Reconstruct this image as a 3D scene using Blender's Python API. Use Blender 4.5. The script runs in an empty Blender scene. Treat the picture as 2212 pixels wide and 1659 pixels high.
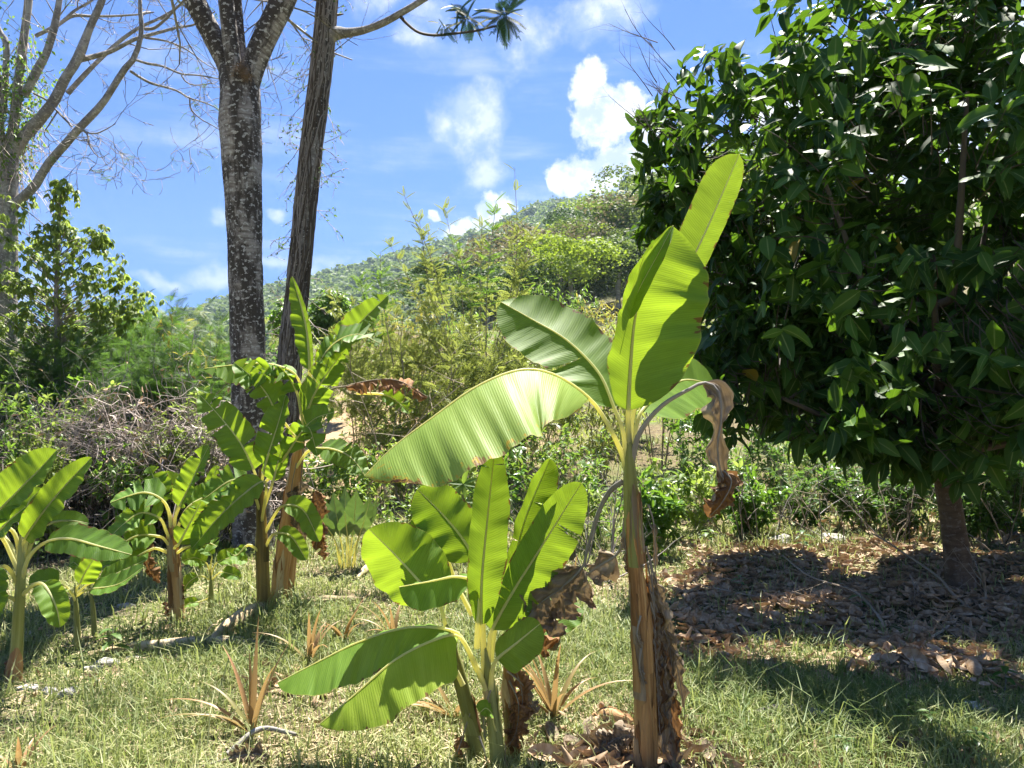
import bpy, math
import numpy as np
from mathutils import Vector, Matrix

rng = np.random.default_rng(11)
SC = bpy.context.scene
COL = SC.collection
# ------------------------------------------------------------------ camera
F = 1639.6                 # focal length in units of a 2212 wide picture
CX, CY, HOR = 1106.0, 829.5, 885.7
CAMZ = 1.6
PITCH = math.atan((HOR - CY) / F)
cam_d = bpy.data.cameras.new('camera')
cam_d.sensor_width = 36.0
cam_d.lens = 36.0 * F / 2212.0
cam_d.clip_start = 0.05
cam_d.clip_end = 5000
cam = bpy.data.objects.new('camera', cam_d)
COL.objects.link(cam)
cam.location = (0, 0, CAMZ)
cam.rotation_euler = (math.pi / 2 + PITCH, 0, 0)
SC.camera = cam
RIGHT = np.array([1.0, 0, 0])
FWD = np.array([0, math.cos(PITCH), math.sin(PITCH)])
UP = np.array([0, -math.sin(PITCH), math.cos(PITCH)])
CAM = np.array([0, 0, CAMZ])


def P(dx, dy, d):
    return CAM + RIGHT * ((dx - CX) / F * d) - UP * ((dy - CY) / F * d) + FWD * d


def vv(v, d):
    return (RIGHT * v[0] - UP * v[1] + FWD * v[2]) * d / F


# ------------------------------------------------------------------ light
SUN_EL, SUN_AZ = math.radians(62), math.radians(12)
SC.view_settings.view_transform = 'Standard'
SC.view_settings.look = 'None'
SC.view_settings.gamma = 1.0
SC.view_settings.exposure = 2.0
SC.render.engine = 'CYCLES'
SC.cycles.use_denoising = True
SC.cycles.max_bounces = 5
SC.cycles.diffuse_bounces = 3
SC.cycles.glossy_bounces = 2
SC.cycles.transmission_bounces = 4
SC.cycles.volume_bounces = 0
SC.cycles.transparent_max_bounces = 4
SC.cycles.use_adaptive_sampling = True
SC.cycles.adaptive_threshold = 0.015
SC.cycles.sample_clamp_indirect = 6
sun_d = bpy.data.lights.new('sun', 'SUN')
sun_d.energy = 5.0
sun_d.angle = math.radians(0.53)
sun_d.color = (1.0, 0.95, 0.86)
sun = bpy.data.objects.new('sun', sun_d)
COL.objects.link(sun)
SV = Vector((math.sin(SUN_AZ) * math.cos(SUN_EL), math.cos(SUN_AZ) * math.cos(SUN_EL), math.sin(SUN_EL)))
sun.rotation_euler = SV.to_track_quat('Z', 'Y').to_euler()
sun.location = SV * 50


# ------------------------------------------------------------------ node helpers
def N(nt, typ, ins=None, **props):
    n = nt.nodes.new(typ)
    for k, v in props.items():
        setattr(n, k, v)
    for k, v in (ins or {}).items():
        s = n.inputs[k]
        if isinstance(v, bpy.types.NodeSocket):
            nt.links.new(v, s)
        else:
            s.default_value = v
    return n


def c4(c):
    return (c[0], c[1], c[2], 1.0)


def mixc(nt, fac, a, b, blend='MIX'):
    n = N(nt, 'ShaderNodeMix', data_type='RGBA', blend_type=blend)
    for i, v in ((0, fac), (6, a), (7, b)):
        if isinstance(v, bpy.types.NodeSocket):
            nt.links.new(v, n.inputs[i])
        elif i == 0:
            n.inputs[i].default_value = v
        else:
            n.inputs[i].default_value = c4(v)
    return n.outputs[2]


def mth(nt, op, a, b=0.0, c=0.0, clamp=False):
    n = N(nt, 'ShaderNodeMath', {0: a, 1: b, 2: c}, operation=op)
    n.use_clamp = clamp
    return n.outputs[0]


def vmth(nt, op, a, b=(0, 0, 0)):
    n = N(nt, 'ShaderNodeVectorMath', {0: a, 1: b}, operation=op)
    return n.outputs['Value'] if op in ('DISTANCE', 'DOT_PRODUCT', 'LENGTH') else n.outputs['Vector']


def sstep(nt, v, lo, hi, a=0.0, b=1.0):
    n = N(nt, 'ShaderNodeMapRange', {0: v, 1: lo, 2: hi, 3: a, 4: b}, interpolation_type='SMOOTHSTEP')
    return n.outputs[0]


def noise(nt, vec, scale, detail=3.0, rough=0.55, out='Fac'):
    n = N(nt, 'ShaderNodeTexNoise', {'Vector': vec, 'Scale': scale, 'Detail': detail, 'Roughness': rough})
    return n.outputs[out]


# ------------------------------------------------------------------ sky
def dirD(dx, dy):
    v = P(dx, dy, 1.0) - CAM
    return tuple(v / np.linalg.norm(v))


world = bpy.data.worlds.new('World')
SC.world = world
world.use_nodes = True
nt = world.node_tree
nt.nodes.clear()
sky = N(nt, 'ShaderNodeTexSky', sky_type='NISHITA')
sky.sun_disc = False
sky.sun_elevation = SUN_EL
sky.sun_rotation = SUN_AZ
sky.altitude = 300
sky.air_density = 1.0
sky.dust_density = 0.15
sky.ozone_density = 2.5
gen = N(nt, 'ShaderNodeTexCoord').outputs['Generated']
elev = N(nt, 'ShaderNodeSeparateXYZ', {0: gen}).outputs[2]
skyc = mixc(nt, 1.0, sky.outputs[0], mixc(nt, sstep(nt, elev, 0.0, 0.45), (0.17, 0.28, 0.58), (0.27, 0.45, 0.78)), 'MULTIPLY')
wn = noise(nt, gen, 9.0, 4.0, 0.6, 'Color')
warp = vmth(nt, 'ADD', gen, vmth(nt, 'SCALE', vmth(nt, 'SUBTRACT', wn, (0.5, 0.5, 0.5))))
for n_ in nt.nodes:
    if n_.type == 'VECT_MATH' and n_.operation == 'SCALE':
        n_.inputs['Scale'].default_value = 0.075


def blobs(lst):
    cur = None
    for dx, dy, r in lst:
        d = vmth(nt, 'DISTANCE', warp, dirD(dx, dy))
        v = mth(nt, 'SUBTRACT', 1.0, mth(nt, 'DIVIDE', d, r / F))
        cur = v if cur is None else mth(nt, 'MAXIMUM', cur, v)
    return cur


dense = blobs([(1272, 195, 50), (1265, 248, 42), (1310, 255, 66), (1360, 240, 56), (1232, 392, 50), (1285, 380, 62), (1340, 352, 60), (1390, 350, 70),
               (1410, 275, 50), (1210, 402, 30), (1065, 455, 50), (1000, 490, 40), (945, 450, 20),
               (1560, 400, 110), (1720, 250, 120), (2000, 380, 150), (2150, 180, 140), (2420, 300, 150)])
soft = blobs([(1005, 290, 105), (1045, 350, 95), (960, 290, 65), (1010, 240, 55), (1290, 40, 110), (900, 95, 62),
              (930, 20, 75), (830, 5, 60), (485, 462, 26), (590, 470, 20), 
              (1150, 90, 75), (-260, 380, 150), (-420, 120, 160)])
f1 = noise(nt, gen, 34.0, 9.0, 0.68)
f2 = noise(nt, gen, 14.0, 6.0, 0.6)
dd = mth(nt, 'ADD', dense, mth(nt, 'MULTIPLY', mth(nt, 'SUBTRACT', f1, 0.5), 1.45))
dm = sstep(nt, dd, 0.0, 0.36)
sd = mth(nt, 'ADD', soft, mth(nt, 'MULTIPLY', mth(nt, 'SUBTRACT', f2, 0.5), 2.2))
sm = mth(nt, 'MULTIPLY', sstep(nt, sd, 0.0, 1.0), 0.72)
# thin cirrus veils and added cumulus over the dome for white fill light
st = vmth(nt, 'MULTIPLY', gen, (2.2, 2.2, 15.0))
ci = sstep(nt, noise(nt, st, 1.7, 5.0, 0.55), 0.50, 0.80, 0.0, 0.34)
gp_ = noise(nt, vmth(nt, 'ADD', gen, (5.5, 1.1, 4.2)), 2.6, 5.0, 0.55)
gc = sstep(nt, gp_, 0.60, 0.70, 0.0, 0.9)
# flat low bank
flw = vmth(nt, 'MULTIPLY', warp, (1.0, 1.0, 4.5))
fl = None
for dx_, dy_, r_ in ((360, 592, 80), (470, 590, 110), (600, 583, 110), (700, 570, 90), (60, 600, 120)):
    q_ = dirD(dx_, dy_)
    v_ = mth(nt, 'SUBTRACT', 1.0, mth(nt, 'DIVIDE', vmth(nt, 'DISTANCE', flw, (q_[0], q_[1], q_[2] * 4.5)), r_ / F))
    fl = v_ if fl is None else mth(nt, 'MAXIMUM', fl, v_)
fl = sstep(nt, mth(nt, 'ADD', fl, mth(nt, 'MULTIPLY', mth(nt, 'SUBTRACT', f2, 0.5), 1.6)), 0.0, 1.0, 0.0, 0.5)
mask = mth(nt, 'MAXIMUM', mth(nt, 'MAXIMUM', dm, sm), mth(nt, 'MAXIMUM', ci, mth(nt, 'MAXIMUM', gc, fl)))
shade = sstep(nt, noise(nt, vmth(nt, 'ADD', gen, (0.0, 0.0, 0.012)), 24.0, 7.0, 0.62), 0.38, 0.58)
ccol = mixc(nt, shade, (2.9, 3.5, 4.6), (5.4, 5.5, 5.7))
fin = mixc(nt, mask, skyc, ccol)
bg = N(nt, 'ShaderNodeBackground', {'Color': fin, 'Strength': 0.057})
out = N(nt, 'ShaderNodeOutputWorld', {'Surface': bg.outputs[0]})


# ------------------------------------------------------------------ materials
MATS = {}


def new_mat(name):
    m = bpy.data.materials.new(name)
    m.use_nodes = True
    m.node_tree.nodes.clear()
    MATS[name] = m
    return m, m.node_tree


def finish(nt, sh):
    N(nt, 'ShaderNodeOutputMaterial', {'Surface': sh})


def attr_p(nt):
    a = N(nt, 'ShaderNodeAttribute', attribute_name='p')
    s = N(nt, 'ShaderNodeSeparateXYZ', {0: a.outputs['Vector']})
    return a.outputs['Vector'], s.outputs[0], s.outputs[1], s.outputs[2]


def bumpn(nt, h, strength=0.3, dist=0.01):
    return N(nt, 'ShaderNodeBump', {'Strength': strength, 'Distance': dist, 'Height': h}).outputs[0]


def leaf_mat(name, c1, c2, tr, trans=0.35, rough=0.42, spec=0.45, rib=False, yellow=0.0, objvar=0.25):
    m, nt = new_mat(name)
    vec, u, v, tone = attr_p(nt)
    oi = N(nt, 'ShaderNodeObjectInfo').outputs['Random']
    t2 = mth(nt, 'ADD', mth(nt, 'MULTIPLY', tone, 1.0 - objvar), mth(nt, 'MULTIPLY', oi, objvar))
    col = mixc(nt, t2, c1, c2)
    if yellow > 0:
        col = mixc(nt, sstep(nt, tone, 1.0 - yellow, 1.0 - yellow + 0.02), col, (0.30, 0.22, 0.03))
    if rib:
        col = mixc(nt, sstep(nt, mth(nt, 'ABSOLUTE', v), 0.05, 0.11, 0.55, 0.0), col, (0.25, 0.33, 0.10))
    p = N(nt, 'ShaderNodeBsdfPrincipled', {'Base Color': col, 'Roughness': rough, 'Specular IOR Level': spec})
    tc = mixc(nt, t2, [x * 0.75 for x in tr], tr)
    t = N(nt, 'ShaderNodeBsdfTranslucent', {'Color': tc})
    mx = N(nt, 'ShaderNodeMixShader', {0: trans, 1: p.outputs[0], 2: t.outputs[0]})
    finish(nt, mx.outputs[0])
    return m


def banana_mat(name, c1, c2, tr, trans=0.48, spots=0.0):
    m, nt = new_mat(name)
    vec, u, v, tone = attr_p(nt)          # u metres along, v -1..1 across, tone
    av = mth(nt, 'ABSOLUTE', v)
    uu = mth(nt, 'ADD', u, mth(nt, 'MULTIPLY', av, -0.05))
    cmb = N(nt, 'ShaderNodeCombineXYZ', {0: mth(nt, 'MULTIPLY', uu, 60.0), 1: mth(nt, 'MULTIPLY', v, 1.3), 2: mth(nt, 'MULTIPLY', tone, 40.0)}).outputs[0]
    str1 = noise(nt, cmb, 1.0, 3.0, 0.6)
    cmb2 = N(nt, 'ShaderNodeCombineXYZ', {0: mth(nt, 'MULTIPLY', uu, 9.0), 1: mth(nt, 'MULTIPLY', v, 1.0), 2: mth(nt, 'MULTIPLY', tone, 17.0)}).outputs[0]
    str2 = noise(nt, cmb2, 1.0, 2.0, 0.5)
    cmbf = N(nt, 'ShaderNodeCombineXYZ', {0: mth(nt, 'MULTIPLY', uu, 210.0), 1: mth(nt, 'MULTIPLY', v, 0.8), 2: mth(nt, 'MULTIPLY', tone, 9.0)}).outputs[0]
    fine = mth(nt, 'ADD', mth(nt, 'MULTIPLY', mth(nt, 'SINE', mth(nt, 'ADD', mth(nt, 'MULTIPLY', uu, 600.0), mth(nt, 'MULTIPLY', str1, 9.0))), 0.5), 0.5)
    fn2 = noise(nt, cmbf, 1.0, 2.0, 0.5)
    f = mth(nt, 'ADD', mth(nt, 'ADD', mth(nt, 'MULTIPLY', str1, 0.30), mth(nt, 'MULTIPLY', fn2, 0.22)), mth(nt, 'ADD', mth(nt, 'MULTIPLY', str2, 0.40), mth(nt, 'MULTIPLY', fine, 0.09)))
    col = mixc(nt, sstep(nt, f, 0.32, 0.78), c1, c2)
    tcol = mixc(nt, sstep(nt, f, 0.32, 0.78), [x * 0.8 for x in tr], tr)
    edge = sstep(nt, av, 0.965, 1.0)
    col = mixc(nt, mth(nt, 'MULTIPLY', edge, 0.6), col, (0.42, 0.40, 0.10))
    cme = N(nt, 'ShaderNodeCombineXYZ', {0: mth(nt, 'MULTIPLY', uu, 26.0), 1: mth(nt, 'MULTIPLY', v, 2.5), 2: mth(nt, 'MULTIPLY', tone, 77.0)}).outputs[0]
    ke = mth(nt, 'ADD', noise(nt, cme, 1.0, 3.0, 0.6), sstep(nt, av, 0.80, 1.0, 0.0, 0.22))
    kb = sstep(nt, ke, 0.745, 0.79)
    col = mixc(nt, kb, col, (0.20, 0.115, 0.035))
    tcol = mixc(nt, kb, tcol, (0.14, 0.08, 0.02))
    if spots > 0:
        g = N(nt, 'ShaderNodeTexCoord').outputs['Object']
        cm3 = N(nt, 'ShaderNodeCombineXYZ', {0: mth(nt, 'MULTIPLY', uu, 34.0), 1: mth(nt, 'MULTIPLY', v, 9.0), 2: 3.0}).outputs[0]
        sp = noise(nt, cm3, 1.0, 3.0, 0.6)
        near_tip = sstep(nt, u, spots - 0.26, spots, 0.0, 0.2)
        near_edge = sstep(nt, av, 0.62, 0.95, 0.0, 0.16)
        k = mth(nt, 'ADD', sp, mth(nt, 'ADD', near_tip, near_edge))
        col = mixc(nt, sstep(nt, k, 0.74, 0.79), col, (0.48, 0.34, 0.03))
        tcol = mixc(nt, sstep(nt, k, 0.74, 0.79), tcol, (0.4, 0.3, 0.05))
        col = mixc(nt, sstep(nt, k, 0.84, 0.88), col, (0.12, 0.05, 0.02))
        tcol = mixc(nt, sstep(nt, k, 0.84, 0.88), tcol, (0.05, 0.02, 0.01))
    h = mth(nt, 'ADD', mth(nt, 'MULTIPLY', fine, 0.28), mth(nt, 'MULTIPLY', str1, 0.7))
    bn = bumpn(nt, h, 0.45, 0.003)
    p = N(nt, 'ShaderNodeBsdfPrincipled', {'Base Color': col, 'Roughness': 0.55, 'Specular IOR Level': 0.22, 'Normal': bn})
    t = N(nt, 'ShaderNodeBsdfTranslucent', {'Color': tcol, 'Normal': bn})
    mx = N(nt, 'ShaderNodeMixShader', {0: trans, 1: p.outputs[0], 2: t.outputs[0]})
    finish(nt, mx.outputs[0])
    return m


def streak_mat(name, stops, su=14.0, sv=2.0, rough=0.7, trans=0.0, tr=(0.3, 0.2, 0.1), bump=0.5, spec=0.25):
    """colour streaks that run along v (second coordinate), for stems, dead leaves, sheaths"""
    m, nt = new_mat(name)
    vec, u, v, tone = attr_p(nt)
    cmb = N(nt, 'ShaderNodeCombineXYZ', {0: mth(nt, 'MULTIPLY', u, su), 1: mth(nt, 'MULTIPLY', v, sv), 2: mth(nt, 'MULTIPLY', tone, 30.0)}).outputs[0]
    n1 = noise(nt, cmb, 1.0, 5.0, 0.62)
    n2 = noise(nt, cmb, 0.35, 2.0, 0.5)
    f = mth(nt, 'ADD', mth(nt, 'MULTIPLY', n1, 0.6), mth(nt, 'MULTIPLY', n2, 0.4))
    r = N(nt, 'ShaderNodeValToRGB', {0: f})
    el = r.color_ramp.elements
    while len(el) < len(stops):
        el.new(0.5)
    for e, (pos, c) in zip(el, stops):
        e.position = pos
        e.color = c4(c)
    oi = N(nt, 'ShaderNodeObjectInfo').outputs['Random']
    colr = mixc(nt, 1.0, r.outputs[0], N(nt, 'ShaderNodeCombineColor', {0: sstep(nt, oi, 0, 1, 0.78, 1.18), 1: sstep(nt, oi, 0, 1, 0.78, 1.15), 2: sstep(nt, oi, 0, 1, 0.78, 1.15)}).outputs[0], 'MULTIPLY')
    bn = bumpn(nt, n1, bump, 0.01)
    p = N(nt, 'ShaderNodeBsdfPrincipled', {'Base Color': colr, 'Roughness': rough, 'Specular IOR Level': spec, 'Normal': bn})
    sh = p.outputs[0]
    if trans > 0:
        t = N(nt, 'ShaderNodeBsdfTranslucent', {'Color': c4(tr)})
        sh = N(nt, 'ShaderNodeMixShader', {0: trans, 1: sh, 2: t.outputs[0]}).outputs[0]
    finish(nt, sh)
    return m


def bark_mat(name, light, mid, dark, band=26.0, lichen=0.5, moss=0.5):
    """u metres round the trunk, v metres along it"""
    m, nt = new_mat(name)
    vec, u, v, tone = attr_p(nt)
    cb = N(nt, 'ShaderNodeCombineXYZ', {0: mth(nt, 'MULTIPLY', u, 4.0), 1: mth(nt, 'MULTIPLY', v, band), 2: tone}).outputs[0]
    bands = noise(nt, cb, 1.0, 4.0, 0.65)
    cs = N(nt, 'ShaderNodeCombineXYZ', {0: mth(nt, 'MULTIPLY', u, 5.0), 1: mth(nt, 'MULTIPLY', v, 1.5), 2: 7.0}).outputs[0]
    stain = noise(nt, cs, 1.0, 7.0, 0.68)
    cl = N(nt, 'ShaderNodeCombineXYZ', {0: mth(nt, 'MULTIPLY', u, 20.0), 1: mth(nt, 'MULTIPLY', v, 24.0), 2: 2.0}).outputs[0]
    lich = noise(nt, cl, 1.0, 4.0, 0.6)
    gr = noise(nt, cl, 5.0, 3.0, 0.6)
    col = mixc(nt, sstep(nt, bands, 0.38, 0.6), mid, light)
    col = mixc(nt, sstep(nt, bands, 0.30, 0.38, 0.85, 0.0), col, dark)
    col = mixc(nt, mth(nt, 'MULTIPLY', sstep(nt, stain, 0.42, 0.54), moss), col, dark)
    col = mixc(nt, mth(nt, 'MULTIPLY', sstep(nt, lich, 0.56, 0.60), lichen), col, (0.56, 0.54, 0.51))
    col = mixc(nt, mth(nt, 'MULTIPLY', gr, 0.35), col, mid)
    h = mth(nt, 'ADD', mth(nt, 'MULTIPLY', bands, 1.0), mth(nt, 'MULTIPLY', gr, 0.5))
    p = N(nt, 'ShaderNodeBsdfPrincipled', {'Base Color': col, 'Roughness': 0.85, 'Specular IOR Level': 0.2, 'Normal': bumpn(nt, h, 0.8, 0.02)})
    finish(nt, p.outputs[0])
    return m


leaf_mat('dark_leaf', (0.008, 0.036, 0.005), (0.075, 0.175, 0.022), (0.18, 0.36, 0.02), 0.24, 0.55, 0.22, rib=True, yellow=0.012, objvar=0.3)
leaf_mat('tree_leaf', (0.065, 0.14, 0.022), (0.16, 0.27, 0.05), (0.26, 0.44, 0.05), 0.42, 0.45, 0.4)
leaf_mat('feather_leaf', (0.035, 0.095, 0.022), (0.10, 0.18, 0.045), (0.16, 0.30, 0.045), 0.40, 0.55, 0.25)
leaf_mat('pinnate_leaf', (0.12, 0.175, 0.035), (0.27, 0.30, 0.08), (0.40, 0.46, 0.09), 0.45, 0.5, 0.3)
leaf_mat('pale_leaf', (0.12, 0.19, 0.035), (0.26, 0.33, 0.085), (0.38, 0.50, 0.09), 0.45, 0.5, 0.3)
leaf_mat('yellow_leaf', (0.15, 0.18, 0.03), (0.34, 0.31, 0.07), (0.50, 0.46, 0.08), 0.42, 0.5)
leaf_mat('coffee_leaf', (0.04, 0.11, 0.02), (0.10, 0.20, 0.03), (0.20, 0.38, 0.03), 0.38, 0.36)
leaf_mat('frond_leaf', (0.022, 0.06, 0.014), (0.05, 0.11, 0.022), (0.08, 0.18, 0.03), 0.35, 0.6, 0.15)
leaf_mat('paddle_leaf', (0.05, 0.10, 0.03), (0.13, 0.20, 0.08), (0.16, 0.27, 0.04), 0.22, 0.34, 0.6, rib=True)
leaf_mat('grass', (0.095, 0.160, 0.030), (0.50, 0.48, 0.24), (0.36, 0.42, 0.12), 0.38, 0.55, 0.3, objvar=0.0)
leaf_mat('weed', (0.07, 0.15, 0.025), (0.16, 0.25, 0.05), (0.28, 0.42, 0.05), 0.40, 0.45)
leaf_mat('forest_dark', (0.035, 0.075, 0.025), (0.080, 0.13, 0.040), (0.10, 0.17, 0.04), 0.3, 0.6, 0.2, objvar=0.6)
leaf_mat('forest_mid', (0.075, 0.125, 0.035), (0.16, 0.21, 0.06), (0.20, 0.28, 0.05), 0.35, 0.6, 0.2, objvar=0.6)
leaf_mat('forest_lime', (0.14, 0.21, 0.03), (0.25, 0.33, 0.05), (0.34, 0.46, 0.04), 0.38, 0.6, 0.2, objvar=0.6)
leaf_mat('forest_tan', (0.15, 0.14, 0.08), (0.28, 0.25, 0.15), (0.25, 0.22, 0.1), 0.25, 0.7, 0.2, objvar=0.6)
leaf_mat('pineapple_leaf', (0.13, 0.17, 0.04), (0.50, 0.24, 0.13), (0.5, 0.32, 0.12), 0.28, 0.45, 0.4)
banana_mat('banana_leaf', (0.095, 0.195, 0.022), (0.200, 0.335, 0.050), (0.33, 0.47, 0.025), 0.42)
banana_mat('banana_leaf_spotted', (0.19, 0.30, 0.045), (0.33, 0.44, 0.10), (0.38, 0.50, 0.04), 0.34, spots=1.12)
banana_mat('banana_leaf_lit', (0.22, 0.34, 0.02), (0.37, 0.47, 0.06), (0.42, 0.54, 0.03), 0.34)  # brighter copy of banana_leaf, sunlight on one front leaf put into its colour
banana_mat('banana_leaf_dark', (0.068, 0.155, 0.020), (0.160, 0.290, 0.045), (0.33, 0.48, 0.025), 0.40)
streak_mat('midrib', [(0.2, (0.62, 0.63, 0.27)), (0.8, (0.78, 0.78, 0.46))], 6, 2, 0.45, 0.5, (0.90, 0.84, 0.32), 0.1)
streak_mat('petiole', [(0.25, (0.26, 0.30, 0.11)), (0.55, (0.44, 0.45, 0.24)), (0.8, (0.40, 0.30, 0.22))], 30, 1.2, 0.45, 0.1, (0.4, 0.4, 0.12), 0.15)
streak_mat('stem_brown', [(0.25, (0.05, 0.022, 0.010)), (0.42, (0.26, 0.13, 0.05)), (0.58, (0.46, 0.28, 0.12)), (0.78, (0.58, 0.44, 0.25))], 45, 2.2, 0.6, 0.0, bump=0.7)
streak_mat('stem_green', [(0.28, (0.07, 0.05, 0.015)), (0.42, (0.20, 0.21, 0.06)), (0.62, (0.33, 0.35, 0.14)), (0.8, (0.42, 0.36, 0.22))], 40, 1.5, 0.45, 0.0, bump=0.3)
streak_mat('stem_dark', [(0.3, (0.03, 0.02, 0.012)), (0.5, (0.12, 0.09, 0.03)), (0.65, (0.24, 0.17, 0.05)), (0.8, (0.26, 0.14, 0.04))], 40, 1.5, 0.5, 0.0, bump=0.4)
streak_mat('dead_leaf', [(0.25, (0.055, 0.040, 0.026)), (0.45, (0.18, 0.135, 0.088)), (0.62, (0.34, 0.285, 0.21)), (0.8, (0.47, 0.42, 0.34))], 22, 5.0, 0.85, 0.15, (0.26, 0.18, 0.09), 0.6)
streak_mat('dead_leaf_brown', [(0.25, (0.05, 0.025, 0.012)), (0.5, (0.20, 0.105, 0.045)), (0.75, (0.38, 0.25, 0.13))], 22, 5.0, 0.8, 0.18, (0.30, 0.15, 0.05), 0.6)
streak_mat('litter', [(0.25, (0.12, 0.065, 0.032)), (0.42, (0.32, 0.205, 0.11)), (0.58, (0.48, 0.37, 0.25)), (0.8, (0.72, 0.66, 0.56))], 3, 3, 0.75, 0.08, (0.25, 0.15, 0.07), 0.4)
streak_mat('log', [(0.25, (0.16, 0.10, 0.05)), (0.5, (0.42, 0.33, 0.20)), (0.75, (0.60, 0.53, 0.40))], 25, 1.5, 0.8, 0.0, bump=0.6)
streak_mat('log_grey', [(0.25, (0.07, 0.06, 0.055)), (0.5, (0.25, 0.23, 0.21)), (0.75, (0.45, 0.43, 0.40))], 12, 8, 0.85, 0.0, bump=0.6)
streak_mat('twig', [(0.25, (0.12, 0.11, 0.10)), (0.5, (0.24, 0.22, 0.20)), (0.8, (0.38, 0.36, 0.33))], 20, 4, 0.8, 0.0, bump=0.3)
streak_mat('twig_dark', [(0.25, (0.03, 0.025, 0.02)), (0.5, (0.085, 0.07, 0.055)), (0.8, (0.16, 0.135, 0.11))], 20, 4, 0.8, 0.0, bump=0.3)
streak_mat('dry_vine', [(0.25, (0.20, 0.16, 0.14)), (0.5, (0.42, 0.355, 0.315)), (0.8, (0.60, 0.54, 0.49))], 8, 3, 0.85, 0.0, bump=0.2)
streak_mat('stem_tan', [(0.25, (0.16, 0.12, 0.08)), (0.5, (0.30, 0.25, 0.18)), (0.8, (0.44, 0.40, 0.31))], 20, 4, 0.8, 0.0, bump=0.3)
streak_mat('rock', [(0.25, (0.20, 0.19, 0.17)), (0.5, (0.42, 0.40, 0.37)), (0.75, (0.62, 0.60, 0.57))], 9, 9, 0.9, 0.0, bump=0.6)
streak_mat('fibre', [(0.25, (0.16, 0.09, 0.05)), (0.5, (0.34, 0.23, 0.14)), (0.75, (0.45, 0.35, 0.24))], 30, 4, 0.9, 0.0, bump=0.9)
streak_mat('pineapple_skin', [(0.3, (0.05, 0.06, 0.03)), (0.6, (0.16, 0.14, 0.08))], 20, 20, 0.7, 0.0)
bark_mat('grey_bark', (0.42, 0.38, 0.35), (0.20, 0.17, 0.15), (0.034, 0.027, 0.022), 24.0, 0.95, 0.97)
bark_mat('vine_bark', (0.36, 0.345, 0.33), (0.16, 0.15, 0.14), (0.035, 0.03, 0.026), 16.0, 0.8, 0.9)
bark_mat('limb_bark', (0.44, 0.42, 0.40), (0.25, 0.235, 0.22), (0.06, 0.048, 0.04), 8.0, 0.7, 0.55)
bark_mat('brown_bark', (0.22, 0.155, 0.10), (0.12, 0.085, 0.055), (0.05, 0.03, 0.02), 14.0, 0.15, 0.5)


def soil_mat(name, a, b, c, sc=1.0, orange=0.0):
    m, nt = new_mat(name)
    pos = N(nt, 'ShaderNodeNewGeometry').outputs['Position']
    n1 = noise(nt, pos, 0.55 * sc, 4.0, 0.6)
    n2 = noise(nt, pos, 9.0 * sc, 5.0, 0.65)
    n3 = noise(nt, pos, 45.0 * sc, 3.0, 0.6)
    col = mixc(nt, sstep(nt, n2, 0.38, 0.62), a, b)
    col = mixc(nt, sstep(nt, n1, 0.42, 0.6), col, c)
    col = mixc(nt, mth(nt, 'MULTIPLY', sstep(nt, n3, 0.5, 0.68), 0.45), col, (0.36, 0.31, 0.22))
    if orange > 0:
        dpt = vmth(nt, 'DISTANCE', vmth(nt, 'MULTIPLY', pos, (1.0, 0.5, 0.0)), (-3.0, 11.0, 0.0))
        k = mth(nt, 'MULTIPLY', sstep(nt, dpt, 2.5, 5.5, 1.0, 0.0), sstep(nt, n1, 0.36, 0.52))
        col = mixc(nt, k, col, (0.36, 0.25, 0.15))
    p = N(nt, 'ShaderNodeBsdfPrincipled', {'Base Color': col, 'Roughness': 0.95, 'Specular IOR Level': 0.1,
          'Normal': bumpn(nt, mth(nt, 'ADD', n2, n3), 0.6, 0.03)})
    finish(nt, p.outputs[0])


soil_mat('soil', (0.085, 0.062, 0.035), (0.16, 0.13, 0.065), (0.095, 0.12, 0.035), 1.0, 1.0)
soil_mat('hill_soil', (0.06, 0.075, 0.03), (0.11, 0.11, 0.045), (0.14, 0.12, 0.06), 0.08)


# ------------------------------------------------------------------ mesh helpers
ORG = {}


def tag(o, label=None, cat=None, group=None, kind=None):
    if label:
        o['label'] = label
    if cat:
        o['category'] = cat
    if group:
        o['group'] = group
    if kind:
        o['kind'] = kind
    return o


def thing(name, label, cat, loc=(0, 0, 0), group=None):
    o = bpy.data.objects.new(name, None)
    o.empty_display_size = 0.2
    COL.objects.link(o)
    o.location = [float(v) for v in loc]
    ORG[o.name] = np.array(loc, float)
    return tag(o, label, cat, group)


def mesh_data(name, V, Fs, Pv=None, smooth=True):
    V = np.asarray(V, np.float32)
    me = bpy.data.meshes.new(name)
    me.vertices.add(len(V))
    me.vertices.foreach_set('co', V.ravel())
    Fs = [np.asarray(f, np.int32) for f in Fs if len(f)]
    loops = np.concatenate([f.ravel() for f in Fs])
    sizes = np.concatenate([np.full(len(f), f.shape[1], np.int32) for f in Fs])
    starts = np.concatenate([[0], np.cumsum(sizes)[:-1]]).astype(np.int32)
    me.loops.add(len(loops))
    me.loops.foreach_set('vertex_index', loops)
    me.polygons.add(len(sizes))
    me.polygons.foreach_set('loop_start', starts)
    me.polygons.foreach_set('use_smooth', np.full(len(sizes), smooth, bool))
    if Pv is not None:
        a = me.attributes.new('p', 'FLOAT_VECTOR', 'POINT')
        a.data.foreach_set('vector', np.asarray(Pv, np.float32).ravel())
    me.update(calc_edges=True)
    return me


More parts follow.
